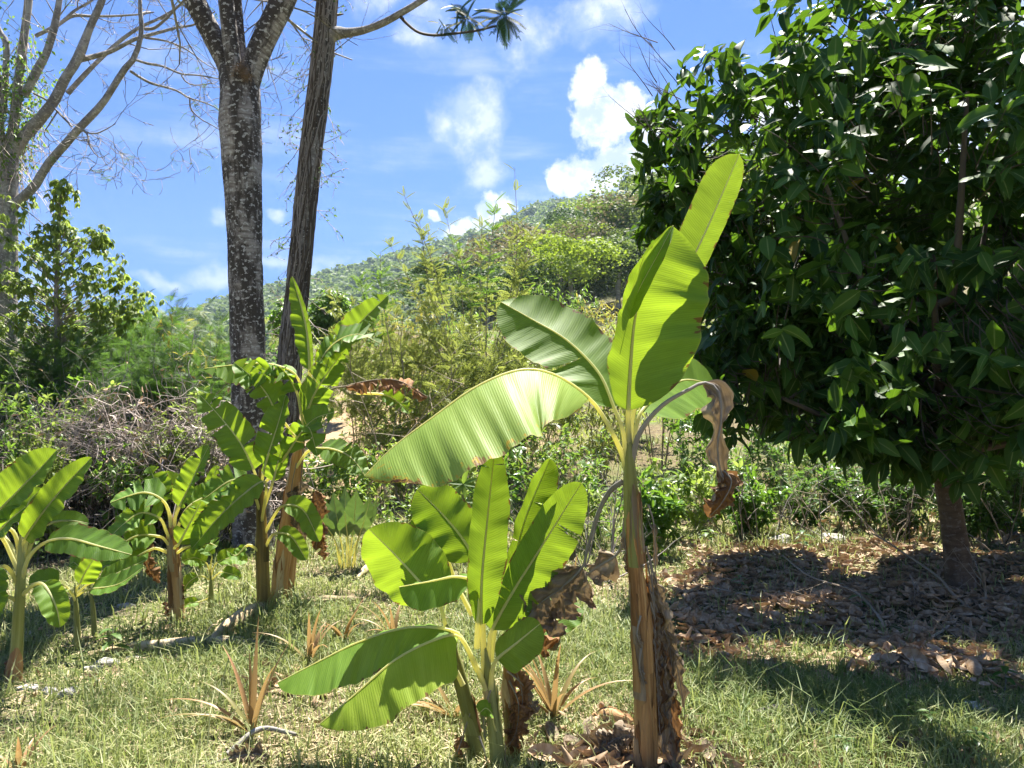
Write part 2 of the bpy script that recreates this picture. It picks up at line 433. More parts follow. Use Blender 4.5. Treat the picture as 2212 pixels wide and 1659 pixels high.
def mk(name, geo, mat, parent=None, loc=None, smooth=True):
    """geo = (V, [faces], p); V in world space"""
    V, Fs, Pv = geo
    org = ORG[parent.name] if parent is not None else np.array(loc if loc is not None else (0, 0, 0), float)
    me = mesh_data(name, np.asarray(V) - org, Fs, Pv, smooth)
    me.materials.append(MATS[mat])
    o = bpy.data.objects.new(name, me)
    COL.objects.link(o)
    if parent is not None:
        o.parent = parent
    else:
        o.location = org
    ORG[o.name] = org
    return o


def inst(name, me, parent=None, mat=None):
    o = bpy.data.objects.new(name, me)
    COL.objects.link(o)
    if parent is not None:
        o.parent = parent
        ORG[o.name] = ORG[parent.name]
    return o


def join(gs):
    Vs, Fq, Ps, off = [], {}, [], 0
    for V, Fs, Pv in gs:
        Vs.append(V)
        Ps.append(Pv)
        for f in Fs:
            f = np.asarray(f)
            if len(f):
                Fq.setdefault(f.shape[1], []).append(f + off)
        off += len(V)
    return np.concatenate(Vs), [np.concatenate(f) for f in Fq.values()], np.concatenate(Ps)


def nrm(a):
    return a / np.maximum(np.linalg.norm(a, axis=-1, keepdims=True), 1e-9)


def spline(pts, n):
    """Catmull-Rom through the points, resampled evenly"""
    p = np.asarray(pts, float)
    if len(p) == 2:
        return p[0] + (p[1] - p[0]) * np.linspace(0, 1, n)[:, None]
    q = np.vstack([2 * p[0] - p[1], p, 2 * p[-1] - p[-2]])
    res = []
    for i in range(len(p) - 1):
        a, b, c, d = q[i], q[i + 1], q[i + 2], q[i + 3]
        t = np.linspace(0, 1, 24, endpoint=False)[:, None]
        res.append(0.5 * ((2 * b) + (-a + c) * t + (2 * a - 5 * b + 4 * c - d) * t ** 2 + (-a + 3 * b - 3 * c + d) * t ** 3))
    res = np.vstack(res + [p[-1:]])
    s = np.concatenate([[0], np.cumsum(np.linalg.norm(np.diff(res, axis=0), axis=1))])
    t = np.linspace(0, s[-1], n)
    return np.stack([np.interp(t, s, res[:, k]) for k in range(3)], 1)


def tubes(paths, radii, sides=6, tone=None, lump=0.0):
    """paths (N,K,3), radii (N,K) -> one geometry"""
    paths = np.asarray(paths, float)
    if paths.ndim == 2:
        paths = paths[None]
    Nn, K, _ = paths.shape
    radii = np.broadcast_to(np.asarray(radii, float), (Nn, K))
    T = np.empty_like(paths)
    T[:, 1:-1] = paths[:, 2:] - paths[:, :-2]
    T[:, 0] = paths[:, 1] - paths[:, 0]
    T[:, -1] = paths[:, -1] - paths[:, -2]
    T = nrm(T)
    main = nrm(paths[:, -1] - paths[:, 0])
    ref = np.where(np.abs(main[:, 2:3]) > 0.7, np.array([[1.0, 0.13, 0]]), np.array([[0.1, 0.1, 1.0]]))
    A = nrm(np.cross(T, ref[:, None, :]))
    B = np.cross(T, A)
    ang = np.linspace(0, 2 * np.pi, sides + 1)
    ca, sa = np.cos(ang), np.sin(ang)
    rr = radii[:, :, None] * np.ones(sides + 1)
    if lump > 0:
        L = rng.normal(size=(Nn, K, sides)) * lump
        L = (L + np.roll(L, 1, 1) + np.roll(L, -1, 1)) / 1.8
        L = np.concatenate([L, L[:, :, :1]], 2)
        rr = rr * (1 + L)
    V = paths[:, :, None, :] + rr[..., None] * (A[:, :, None, :] * ca[None, None, :, None] + B[:, :, None, :] * sa[None, None, :, None])
    seg = np.concatenate([np.zeros((Nn, 1)), np.cumsum(np.linalg.norm(np.diff(paths, axis=1), axis=2), 1)], 1)
    rm = radii.mean(1)
    Pv = np.empty((Nn, K, sides + 1, 3))
    Pv[..., 0] = (ang[None, :] * rm[:, None])[:, None, :]
    Pv[..., 1] = seg[:, :, None]
    tn = rng.random(Nn) if tone is None else np.broadcast_to(tone, (Nn,))
    Pv[..., 2] = tn[:, None, None]
    idx = np.arange(Nn * K * (sides + 1)).reshape(Nn, K, sides + 1)
    Fq = np.stack([idx[:, :-1, :-1], idx[:, :-1, 1:], idx[:, 1:, 1:], idx[:, 1:, :-1]], -1).reshape(-1, 4)
    return V.reshape(-1, 3), [Fq], Pv.reshape(-1, 3)


def tube(pts, radii, n=16, sides=8, tone=None, lump=0.0):
    path = spline(pts, n)
    r = np.interp(np.linspace(0, 1, n), np.linspace(0, 1, len(radii)), radii)
    return tubes(path, r[None], sides, tone, lump)


def frames(axis, normal):
    """rotation matrices whose columns are side, axis, normal"""
    a = nrm(axis)
    s = nrm(np.cross(a, normal))
    n = np.cross(s, a)
    return np.stack([s, a, n], -1)


def scatter(tmpl, R, off, scale, tone):
    V, Fs, Pv = tmpl
    n, m = len(off), len(V)
    sc = np.asarray(scale, float)
    if sc.ndim == 1:
        W = np.einsum('nij,mj->nmi', R, V) * sc[:, None, None]
    else:
        W = np.einsum('nij,nmj->nmi', R, V[None] * sc[:, None, :])
    W = W + off[:, None, :]
    PP = np.empty((n, m, 3))
    PP[..., :2] = Pv[None, :, :2]
    PP[..., 2] = np.asarray(tone)[:, None] + Pv[None, :, 2]
    o = (np.arange(n) * m)[:, None, None]
    return W.reshape(-1, 3), [(f[None] + o).reshape(-1, f.shape[1]) for f in Fs], PP.reshape(-1, 3)


def t_leaf(n=5, w=0.42, fold=0.25, curve=0.25, tip=1.0, wave=0.0):
    """single leaf: length 1 along y, upper side +z"""
    V, Pv, Fq = [], [], []
    for i in range(n + 1):
        t = i / n
        hw = 0.5 * w * max(math.sin(math.pi * min(t ** 0.85 * 0.97 + 0.02, 1.0)) ** 0.8, 0.02)
        z = -curve * t * t
        wv = wave * math.sin(t * 9.0)
        for k, s in enumerate((-1, 0, 1)):
            V.append((s * hw, t, z + abs(s) * hw * fold * 2 + wv * s))
            Pv.append((t, s, 0))
    for i in range(n):
        for k in range(2):
            a = i * 3 + k
            Fq.append((a, a + 1, a + 4, a + 3))
    return np.array(V, float), [np.array(Fq)], np.array(Pv, float)


def t_diamond(w=0.4, fold=0.12, curve=0.12):
    V = np.array([(0, 0, 0), (w / 2, 0.45, fold), (0, 1, -curve), (-w / 2, 0.45, fold)], float)
    return V, [np.array([(0, 1, 2), (0, 2, 3)])], np.array([(0, 0, 0), (.5, 1, 0), (1, 0, 0), (.5, -1, 0)], float)


def t_frond(pairs=9, ll=0.28, lw=0.3, droop=0.3, fwd=0.5, dbl=False, start=0.12, k=6, sw=0.42):
    """pinnate leaf of length 1; dbl = bipinnate (feathers of small leaflets)"""
    gs = []
    ys = np.linspace(start, 0.97, pairs)
    one = t_diamond(lw)
    if dbl:
        sub = [(t_diamond(0.36), R_) for R_ in ()]
        axis, off, scl = [], [], []
        for j in range(k):
            f = 0.15 + 0.8 * j / (k - 1)
            for s in (-1, 1):
                axis.append((s * 0.85, 0.5, 0)); off.append((0, f, 0)); scl.append(0.26 * (1.1 - 0.5 * f))
        axis, off = np.array(axis), np.array(off)
        R = frames(axis, np.tile((0, 0, 1.0), (len(axis), 1)))
        one = scatter(t_diamond(sw, 0.03, 0.0), R, off, np.array(scl), np.zeros(len(off)))
    axis, off, scl, nm = [], [], [], []
    for y in ys:
        for s in (-1, 1):
            z = -droop * y * y
            l = ll * (0.55 + 0.9 * math.sin(math.pi * (0.15 + 0.8 * y)) * 0.6)
            axis.append((s, fwd, -0.15 - droop * y * 0.6)); off.append((0, y, z)); scl.append(l); nm.append((s * 0.2, 0, 1))
    axis.append((0, 1, -droop)); off.append((0, 0.97, -droop * .94)); scl.append(ll * 0.8); nm.append((0, 0, 1))
    R = frames(np.array(axis, float), np.array(nm, float))
    gs.append(scatter(one, R, np.array(off, float), np.array(scl), np.zeros(len(off))))
    yy = np.linspace(0, 0.97, 5)
    path = np.stack([yy * 0, yy, -droop * yy ** 2], 1)
    gs.append(tubes(path, 0.008, 3, tone=0.3))
    return join(gs)


# ------------------------------------------------------------------ terrain
def smooth01(x):
    x = np.clip(x, 0, 1)
    return x * x * (3 - 2 * x)


def vnoise(x, y, s=1.0, seed=0):
    r = np.random.default_rng(seed)
    o = np.zeros_like(np.asarray(x, float))
    for k in range(7):
        a = r.uniform(0, 2 * np.pi)
        f = s * r.uniform(0.6, 2.2)
        o += np.sin((x * math.cos(a) + y * math.sin(a)) * f + r.uniform(0, 6.28)) / 7 * 1.6
    return o


NR_X = [-1700, 300, 600, 800, 1000, 1200, 1480, 2212, 3900]
NR_Y = [800, 800, 800, 790, 710, 612, 495, 400, 430]
FR_X = [-1700, 0, 360, 500, 680, 860, 1050, 1180, 1260, 1400, 1700, 2212, 3900]
FR_Y = [690, 700, 708, 660, 615, 562, 515, 448, 443, 475, 480, 520, 600]


def terrain(x, y):
    x = np.asarray(x, float); y = np.asarray(y, float)
    r = np.hypot(x, y)
    th = np.clip(np.arctan2(x, y), -1.03, 1.03)
    dx = CX + F * np.tan(th)
    rc = r * np.cos(th)
    k = smooth01((dx - 380) / 380)
    z = 0.035 * vnoise(x, y, 1.1, 3) * smooth01(r / 3)
    g = 0.103 * np.maximum(rc - 14, 0) ** 1.2
    z1 = g * (0.12 + 0.88 * k)
    z45 = 0.103 * 31 ** 1.2 * (0.12 + 0.88 * k)
    zr = CAMZ + (HOR - np.interp(dx, NR_X, NR_Y)) / F * 130
    zf = CAMZ + (HOR - np.interp(dx, FR_X, FR_Y)) / F * 600
    a = np.clip((rc - 45) / 85, 0, 1)
    z2 = z45 + (zr - z45) * (0.55 * a + 0.45 * smooth01(a))
    zv = zr - 10
    b = smooth01((rc - 130) / 60)
    z3 = zr + (zv - zr) * b
    c = np.clip((rc - 190) / 410, 0, 1)
    z4 = zv + (zf - zv) * c ** 1.1
    d = smooth01((rc - 600) / 250)
    z5 = zf * (1 - 0.6 * d)
    zz = np.where(rc < 45, z1, np.where(rc < 130, z2, np.where(rc < 190, z3, np.where(rc < 600, z4, z5))))
    zz = zz + z + vnoise(x, y, 0.09, 5) * 1.2 * smooth01((r - 50) / 60) + vnoise(x, y, 0.02, 6) * 5 * smooth01((r - 200) / 200) * smooth01((640 - rc) / 300)
    return zz


def tz(x, y):
    return float(terrain(np.array([x]), np.array([y]))[0])


def onground(dx, dy):
    """ground point seen at picture position"""
    v = P(dx, dy, 1.0) - CAM
    lo = CAM + v * 0.5
    d = 0.5
    while d < 80:
        p = CAM + v * d
        if p[2] <= tz(p[0], p[1]):
            return p
        d *= 1.01
    return CAM + v * 20


def gp(dx, d):
    """ground point at picture column dx and forward distance d"""
    x = (dx - CX) / F * d
    return np.array([x, d, tz(x, d)])


def polar_sheet(name, r0, r1, nr, na, mat):
    rr = np.geomspace(max(r0, 0.3), r1, nr)
    aa = np.linspace(-np.pi, np.pi, na + 1)
    R_, A_ = np.meshgrid(rr, aa, indexing='ij')
    X, Y = R_ * np.sin(A_), R_ * np.cos(A_)
    V = np.stack([X, Y, terrain(X, Y)], -1).reshape(-1, 3)
    idx = np.arange(nr * (na + 1)).reshape(nr, na + 1)
    Fq = np.stack([idx[:-1, :-1], idx[:-1, 1:], idx[1:, 1:], idx[1:, :-1]], -1).reshape(-1, 4)[:, ::-1]
    o = mk(name, (V, [Fq], np.zeros_like(V)), mat)
    o['kind'] = 'structure'
    return o


polar_sheet('ground', 0.3, 46.0, 150, 220, 'soil')
polar_sheet('hillside', 46.0, 175.0, 60, 220, 'hill_soil')
polar_sheet('far_hills', 175.0, 900.0, 60, 260, 'hill_soil')


# ------------------------------------------------------------------ banana plants
def wavy(t, s, seed):
    r = np.random.default_rng(seed)
    o = 0
    for k in range(6):
        o = o + np.sin(t * r.uniform(6, 38) + s * r.uniform(-5, 5) + r.uniform(0, 6.28)) / 6
    return o


SEED = [100]
STY = {'fold': 0.0, 'wid': 1.0, 'rip': 0.010, 'tip': None, 'tear': .05}


def bleaf(plant, d0, pet, mid, L, R, mat='banana_leaf', bend=0.0, wave=0.07, tears=None, ragged=0, crumple=0.0,
          pet_r=0.013, rib_r=0.008, slant=0.14, full=0.2, tipf=0.62, name='leaf', ribmat='midrib', gap=0.018, m=7, shape=None):
    SEED[0] += 1
    sd = SEED[0]
    r = np.random.default_rng(sd)
    c3 = lambda q: P(q[0], q[1], d0 + (q[2] if len(q) > 2 else 0.0))
    fp = [c3(q) for q in list(pet) + list(mid)]
    dense = spline(fp, 240)
    i0 = int(np.argmin(np.linalg.norm(dense - fp[len(pet)], axis=1)))
    bl = dense[i0:]
    cum = np.concatenate([[0], np.cumsum(np.linalg.norm(np.diff(bl, axis=0), axis=1))])
    length = cum[-1]
    tt = cum / length
    Tg = nrm(np.gradient(bl, axis=0))

    def at(arr, t):
        return np.stack([np.interp(t, tt, arr[:, k]) for k in range(3)], -1)

    tone = r.random()
    rf = length * r.uniform(9, 13)
    rph = r.uniform(0, 6.28)
    tipf = tipf if STY['tip'] is None else min(tipf, STY['tip'])
    gs = []
    for side, vec in ((-1, L), (1, R)):
        vec = np.asarray(vec, float)
        if vec.ndim == 1:
            vec = vec[None]
        cuts = [0.0] + sorted(list((tears or {}).get(side, [])) + list(r.uniform(0.12, 0.95, ragged))) + [1.0]
        for a, b in zip(cuts[:-1], cuts[1:]):
            if b - a < 0.012:
                continue
            n = max(4, int(64 * (b - a)) + 1)
            t = np.linspace(a, b, n)
            pos, tg = at(bl, t), nrm(at(Tg, t))
            dep = (pos - CAM) @ FWD
            vt = np.linspace(0, 1, len(vec))
            vw = np.stack([np.interp(t, vt, vec[:, k]) for k in range(3)], -1)
            vw = (RIGHT * vw[:, :1] - UP * vw[:, 1:2] + FWD * vw[:, 2:3]) * (dep / F)[:, None]
            mag = np.linalg.norm(vw, axis=1, keepdims=True)
            S = nrm(vw - tg * np.sum(vw * tg, 1, keepdims=True)) * mag
            nn = nrm(np.cross(tg, S)) * (-side)
            if STY['fold'] > 0 and crumple == 0:
                sg = 1.0 if nn[:, 2].mean() > 0 else -1.0
                S = (S * math.cos(STY['fold']) + nn * sg * mag * math.sin(STY['fold'])) * STY['wid']
                mag = mag * STY['wid']
                nn = nrm(np.cross(tg, S)) * (-side)
            if shape is None:
                pr = np.sqrt(np.clip(1 - (1 - np.minimum(t / full, 1)) ** 2, 0, 1)) ** 0.8
                pr = pr * np.clip(1 - np.maximum((t - tipf) / (1 - tipf), 0) ** 2.3, 0, 1) ** 0.6
            else:
                pr = np.interp(t, np.linspace(0, 1, len(shape)), shape)
            if crumple > 0:
                pr = pr * np.clip(.8 + .9 * wavy(t * .8, 0, sd * 13 + side) + .25 * wavy(t * 2.5, 0, sd * 17 + side), .25, 1.3)
            pr = np.maximum(pr, 0.015)
            s = np.linspace(0, 1, m + 1)
            dl = 0.0 if len(cuts) == 2 else r.normal(0, STY['tear'] if ragged else .0)
            ph = r.uniform(0, 6.28)
            A = pr[:, None] * mag
            tl = (t - a) / (b - a)
            g = np.zeros(n)
            if a > 0:
                g += gap * (1 - tl) ** 3
            if b < 1:
                g -= gap * tl ** 3
            off = bend * s[None] ** 2 + dl * s[None] + wave * s[None] * np.sin(2 * np.pi * 4.0 * t[:, None] + ph) \
                + STY['rip'] * s[None] ** .6 * (np.sin(2 * np.pi * rf * t[:, None] - s[None] * 1.6 + rph + side) + .6 * np.sin(2 * np.pi * rf * 1.73 * t[:, None] - s[None] * 2.5 + rph * 2))
            if crumple > 0:
                off = bend * s[None] ** 2 + dl * s[None] + crumple * wavy(t[:, None] * 2.4, s[None] * 5, sd * 3 + side) * (0.3 + s[None]) \
                    + .38 * np.sin(s[None] * 7 + 1.5 * np.sin(t[:, None] * 5 + sd) + ph) * s[None]
            V = pos[:, None] + S[:, None] * (pr[:, None] * s[None])[..., None] + nn[:, None] * (A * off)[..., None] \
                + tg[:, None] * (slant * A * s[None] * (1 - 0.6 * t[:, None]) + g[:, None] * s[None])[..., None]
            Pv = np.empty(V.shape)
            if crumple > 0:
                Pv[..., 0] = s[None] * side * 0.2
                Pv[..., 1] = (t * length)[:, None]
            else:
                Pv[..., 0] = (t * length)[:, None]
                Pv[..., 1] = s[None] * side
            Pv[..., 2] = tone
            idx = np.arange(n * (m + 1)).reshape(n, m + 1)
            Fq = np.stack([idx[:-1, :-1], idx[:-1, 1:], idx[1:, 1:], idx[1:, :-1]], -1).reshape(-1, 4)
            gs.append((V.reshape(-1, 3), [Fq], Pv.reshape(-1, 3)))
    o = mk(name, join(gs), mat, plant)
    if d0 > 4 and crumple == 0:
        rib_r *= 1.25
    kk = np.linspace(0, len(dense) - 1, 34).astype(int)
    rad = np.interp(kk, [0, max(i0, 1), len(dense) - 1], [pet_r, rib_r, 0.0015])
    mk('midrib', tubes(dense[kk], rad[None], 7), ribmat, o)
    return o


def bstem(plant, d0, pts, mat, name='stem', n=22, lump=0.03):
    pth = [P(q[0], q[1], d0 + (q[3] if len(q) > 3 else 0)) for q in pts]
    rad = [0.5 * q[2] * d0 / F for q in pts]
    rad[-1] *= .3
    return mk(name, tube(pth, rad, n, 16, lump=lump), mat, plant)


def wrap(plant, d0, pts, mats, n_, seed, tmin=0.0, tmax=1.0):
    """overlapping sheath layers hugging a stem, with ragged ends"""
    r = np.random.default_rng(seed)
    path = spline([P(q[0], q[1], d0 + (q[3] if len(q) > 3 else 0)) for q in pts], 60)
    rad = np.interp(np.linspace(0, 1, 60), np.linspace(0, 1, len(pts)), [0.5 * q[2] * d0 / F for q in pts])
    for k in range(n_):
        a0 = r.uniform(2.4, 6.6); da = r.uniform(.7, 1.9)
        t0 = r.uniform(tmin, tmax - .2); t1 = min(t0 + r.uniform(.15, .5), tmax)
        na, nt_ = 8, 16
        al = np.linspace(0, 1, na); tl = np.linspace(0, 1, nt_)
        top = t1 - (t1 - t0) * .25 * np.abs(al - r.uniform(.2, .8)) * 2 + r.normal(0, .012, na)
        T_ = t0 + (top[None] - t0) * tl[:, None]
        c = np.stack([np.interp(T_, np.linspace(0, 1, 60), path[:, j]) for j in range(3)], -1)
        rr = np.interp(T_, np.linspace(0, 1, 60), rad) * (1.045 + .02 * k / n_) + (.10 * rad[30]) * np.abs(al - .5)[None] ** 2 * 4 * tl[:, None] ** 3 * r.uniform(.3, 2.2)
        an = a0 + da * (al - .5)[None] * (1 - .35 * tl[:, None] ** 2) + r.normal(0, .02, (nt_, na))
        V = c + np.stack([np.cos(an) * rr, np.sin(an) * rr, 0 * rr], -1)
        Pv = np.stack([al[None] * .1 + 0 * T_, T_, np.full_like(T_, r.random())], -1)
        idx = np.arange(na * nt_).reshape(nt_, na)
        Fq = np.stack([idx[:-1, :-1], idx[:-1, 1:], idx[1:, 1:], idx[1:, :-1]], -1).reshape(-1, 4)
        mk('sheath_layer', (V.reshape(-1, 3), [Fq], Pv.reshape(-1, 3)), mats[k % len(mats)], plant)


def sheath(plant, d0, pts, w, mat='dead_leaf', cr=0.55, name='dead_sheath'):
    """loose dry strip of leaf sheath"""
    return bleaf(plant, d0, pts[:1], pts[1:], (-w, 0, w * 0.4), (w, 0, -w * 0.5), mat=mat, crumple=cr, bend=0.15, ragged=0, m=9,
                 pet_r=0.005, rib_r=0.003, full=0.1, tipf=0.7, name=name, ribmat='twig')


# --- the tall young plant in front
d = 3.3
A = thing('banana_plant', 'tall young banana plant in front with upright glowing leaf and straight brown stem', 'banana plant', gp(1395, d), 'banana plants')
bstem(A, d, [(1396, 1700, 50), (1394, 1560, 48), (1388, 1400, 45), (1381, 1280, 42), (1372, 1180, 39)], 'stem_brown')
wrap(A, d, [(1396, 1700, 50), (1394, 1560, 48), (1388, 1400, 45), (1381, 1280, 42), (1372, 1180, 39), (1366, 1090, 37)], ['stem_brown', 'stem_brown', 'dead_leaf', 'stem_brown', 'dead_leaf_brown', 'stem_brown'], 12, 5)
wrap(A, d, [(1396, 1700, 50), (1394, 1560, 48), (1388, 1400, 45), (1381, 1280, 42), (1372, 1180, 39), (1362, 1040, 35)], ['dead_leaf', 'stem_green', 'stem_brown'], 5, 6, .68, 1.0)
bstem(A, d, [(1372, 1190, 36), (1366, 1120, 37), (1362, 1050, 34), (1360, 1000, 30), (1359, 960, 22), (1359, 930, 16)], 'stem_green', 'stem_top')
bleaf(A, d, [(1356, 1040), (1345, 985), (1312, 915, -.02)], [(1272, 860, -.03), (1200, 811, -.07), (1125, 799, -.11), (1030, 835, -.16), (930, 905, -.2), (850, 965, -.23), (787, 1028, -.26)],
      [(10, 75, -150), (25, 108, -200), (30, 110, -200), (40, 85, -150)], [(-10, 70, 100), (-20, 80, 110)], mat='banana_leaf_spotted', bend=-0.12, wave=0.035, ragged=0)
bleaf(A, d, [(1354, 1000), (1345, 930)], [(1326, 880, .02), (1293, 805, .10), (1225, 735, .2), (1150, 690, .28), (1082, 652, .33)],
      [(-60, 40, -40), (-62, 66, -40), (-50, 60, -30)], [(50, -30, 60), (46, -36, 60)], bend=0.15, wave=0.04, ragged=1, gap=.005)
bleaf(A, d, [(1359, 1010), (1358, 945)], [(1357, 886), (1361, 800, -.01), (1371, 690, -.03), (1396, 590, -.05), (1453, 488, .0)],
      [(-62, 0, -30), (-60, 5, -60), (-26, -5, -50), (-12, -12, -20)], [(110, 20, 10), (140, 30, 15), (140, 40, 20), (110, 50, 20)], bend=0.1, wave=0.06, full=0.3, pet_r=0.016, rib_r=0.011, tipf=0.7)
bleaf(A, d, [(1340, 735, -.04)], [(1352, 690, -.05), (1384, 618, -.07), (1424, 545, -.06), (1454, 487, -.01)], [(-16, -6, -6), (-32, -12, -12), (-24, -10, -10), (-8, -4, 0)], [(16, 6, -14), (14, 6, -16), (8, 4, -8)], mat='banana_leaf_dark', wave=.05, pet_r=.002, rib_r=.002, name='leaf_fold')
bleaf(A, d, [(1362, 980, .04), (1366, 900, .06)], [(1400, 780, .1), (1455, 640, .13), (1522, 505, .16), (1597, 333, .2)],
      [(-48, -18, 12)], [(30, 14, 12)], wave=0.03, bend=0.1, tipf=0.8)
bleaf(A, d, [(1364, 970, .03), (1374, 925, .08)], [(1386, 888, .12), (1432, 842, .35), (1484, 820, .6), (1545, 832, .9)],
      [(-10, -60, 30)], [(10, 50, -60)], wave=0.04)
bleaf(A, d, [(1362, 1010), (1382, 935, -.02), (1430, 876, -.03), (1498, 836, -.05)],
      [(1520, 826, -.05), (1550, 842, -.06), (1558, 900, -.07), (1550, 960, -.07), (1556, 1015, -.07), (1575, 1055, -.07), (1535, 1112, -.06)],
      [(-40, 0, 10), (-36, 0, -14), (-30, 0, 8), (-34, 0, -10), (-30, 5, -20)], [(36, 5, 10), (28, 3, 16), (26, 0, -12), (30, 0, 10), (34, 5, 14)], mat='dead_leaf', crumple=0.32, bend=0.2, name='dead_leaf', ribmat='twig',
      rib_r=0.007, pet_r=0.014, m=12, shape=[.2, .9, 1, .75, .6, .65, .6, .9, 1, .8, .3])
bleaf(A, d, [(1560, 1000, -.05)], [(1556, 1010, -.06), (1580, 1040, -.09), (1560, 1085, -.09), (1530, 1118, -.06)], [(-26, 0, 10), (-30, 0, -14)], [(26, 5, 10), (30, 3, 16)], mat='dead_leaf_brown', crumple=0.35, bend=0.2,
      name='dead_leaf_tip', ribmat='twig', rib_r=.004, pet_r=.004, m=10)
for pts, w, mt in [([(1396 + k * 2, y0), (1408 + k * 3, y0 + 60), (1414 + k * 5 + j, y0 + 150), (1420 + k * 7 + j, y0 + ln)], w_ * 1.35, mt_) for k, (y0, ln, j, w_, mt_) in enumerate([(1180, 300, 0, 10, 'dead_leaf'), (1215, 330, 8, 14, 'dead_leaf'), (1260, 330, -8, 12, 'dead_leaf_brown'), (1200, 260, 12, 9, 'dead_leaf'), (1300, 330, -14, 16, 'dead_leaf'), (1340, 300, 4, 14, 'dead_leaf_brown'), (1280, 250, 16, 10, 'dead_leaf'), (1380, 270, -10, 14, 'dead_leaf')])] + [
                   ([(1362, 1130), (1350, 1160), (1355, 1200), (1366, 1250)], 10, 'dead_leaf'),
                   ([(1400, 1090), (1412, 1130), (1416, 1200), (1414, 1260)], 5, 'dead_leaf'),
                   ([(1385, 1400, -.05), (1382, 1440, -.06), (1392, 1480, -.06)], 7, 'dead_leaf'),
                   ([(1384, 1330, -.05), (1376, 1370, -.06), (1388, 1400, -.06)], 6, 'dead_leaf')]:
    sheath(A, d, pts, w, mt)
bleaf(A, d, [(1345, 1040, .02), (1318, 1060, .04), (1292, 1110, .06), (1268, 1190, .06)], [(1258, 1225, .06), (1215, 1268, .08), (1160, 1310, .1), (1115, 1372, .1)],
      [(-16, -14, 15), (-38, -30, 20), (-30, -14, -20)], [(22, 22, -20), (30, 44, 10), (36, 46, -30)], mat='dead_leaf', crumple=0.6, bend=0.15, name='dead_leaf', ribmat='twig', ragged=3, rib_r=0.006)
bleaf(A, d, [(1352, 1120, .03), (1345, 1170, .06)], [(1330, 1200, .08), (1280, 1232, .12), (1220, 1290, .14), (1186, 1375, .15)],
      [(-18, -14, 15), (-32, -18, 20)], [(24, 24, -20), (32, 46, -20)], mat='dead_leaf', crumple=0.6, bend=0.15, name='dead_leaf', ribmat='twig', ragged=3, rib_r=0.006)

# --- the low clump in front of it
STY.update(fold=.10, wid=1.0, rip=.016)
d = 3.36
B = thing('banana_plant', 'low banana clump with three slim stems and broad pale upright leaves in the foreground', 'banana plant', gp(1075, d), 'banana plants')
bstem(B, d, [(1078, 1700, 36), (1072, 1600, 33), (1062, 1520, 31), (1054, 1450, 27), (1048, 1400, 20)], 'stem_green')
bstem(B, d, [(1040, 1680, 38, .08), (1022, 1580, 38, .08), (1000, 1490, 34, .08), (982, 1420, 29, .08), (965, 1350, 20, .08)], 'stem_green')
bstem(B, d, [(1116, 1680, 44, .14), (1110, 1590, 40, .14), (1102, 1500, 36, .14), (1092, 1420, 32, .14)], 'stem_brown')
wrap(B, d, [(1116, 1680, 44, .14), (1110, 1590, 40, .14), (1102, 1500, 36, .14), (1092, 1420, 32, .14)], ['dead_leaf_brown', 'dead_leaf', 'stem_dark'], 6, 8)
wrap(B, d, [(1078, 1700, 36), (1072, 1600, 33), (1062, 1520, 31), (1054, 1450, 27)], ['stem_green', 'log'], 4, 9)
wrap(B, d, [(1040, 1680, 38, .08), (1022, 1580, 38, .08), (1000, 1490, 34, .08)], ['stem_green', 'dead_leaf_brown'], 4, 10)
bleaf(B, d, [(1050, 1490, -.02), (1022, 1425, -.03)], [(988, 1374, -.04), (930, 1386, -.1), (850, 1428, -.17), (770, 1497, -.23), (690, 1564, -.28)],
      [(44, 54, -70), (48, 62, -80), (46, 60, -72), (30, 32, -40)], [(-5, 66, 60)], mat='banana_leaf_lit', wave=0.02, bend=-0.1, full=0.16)
bleaf(B, d, [(1032, 1450, .04), (1005, 1392, .05)], [(975, 1362, .05), (880, 1356, .08), (780, 1385, .1), (690, 1428, .1), (599, 1475, .08)],
      [(15, 58, -80), (18, 60, -85), (20, 46, -60)], [(-4, 30, 80)], mat='banana_leaf', wave=0.03)
bleaf(B, d, [(985, 1440, .1), (962, 1350, .12)], [(948, 1305, .12), (905, 1255, .13), (850, 1195, .14), (797, 1143, .1)],
      [(-45, 55, 10), (-66, 66, 20), (-40, 40, 30)], [(60, -40, 20), (60, -48, 40), (30, -30, 20)], wave=0.05, bend=-0.1, full=0.3)
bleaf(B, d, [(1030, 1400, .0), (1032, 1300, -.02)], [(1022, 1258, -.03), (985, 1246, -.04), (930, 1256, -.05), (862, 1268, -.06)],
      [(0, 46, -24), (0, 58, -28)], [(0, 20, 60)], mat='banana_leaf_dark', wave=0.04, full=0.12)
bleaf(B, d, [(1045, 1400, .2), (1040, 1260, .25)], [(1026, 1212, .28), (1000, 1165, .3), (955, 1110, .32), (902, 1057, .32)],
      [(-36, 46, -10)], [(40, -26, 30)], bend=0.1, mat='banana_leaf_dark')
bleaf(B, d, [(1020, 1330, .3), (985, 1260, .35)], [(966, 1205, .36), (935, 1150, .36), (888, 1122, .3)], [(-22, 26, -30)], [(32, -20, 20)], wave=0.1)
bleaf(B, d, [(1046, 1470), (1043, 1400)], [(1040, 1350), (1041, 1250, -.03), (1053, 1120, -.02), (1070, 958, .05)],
      [(-26, 0, -20), (-34, 0, -26), (-36, 0, -26), (-30, 0, -15)], [(36, 5, -15), (56, 5, -18), (50, 5, -15), (32, 5, -10)], mat='banana_leaf_dark', wave=0.05, bend=0.15, full=0.32, ragged=1, gap=.004)
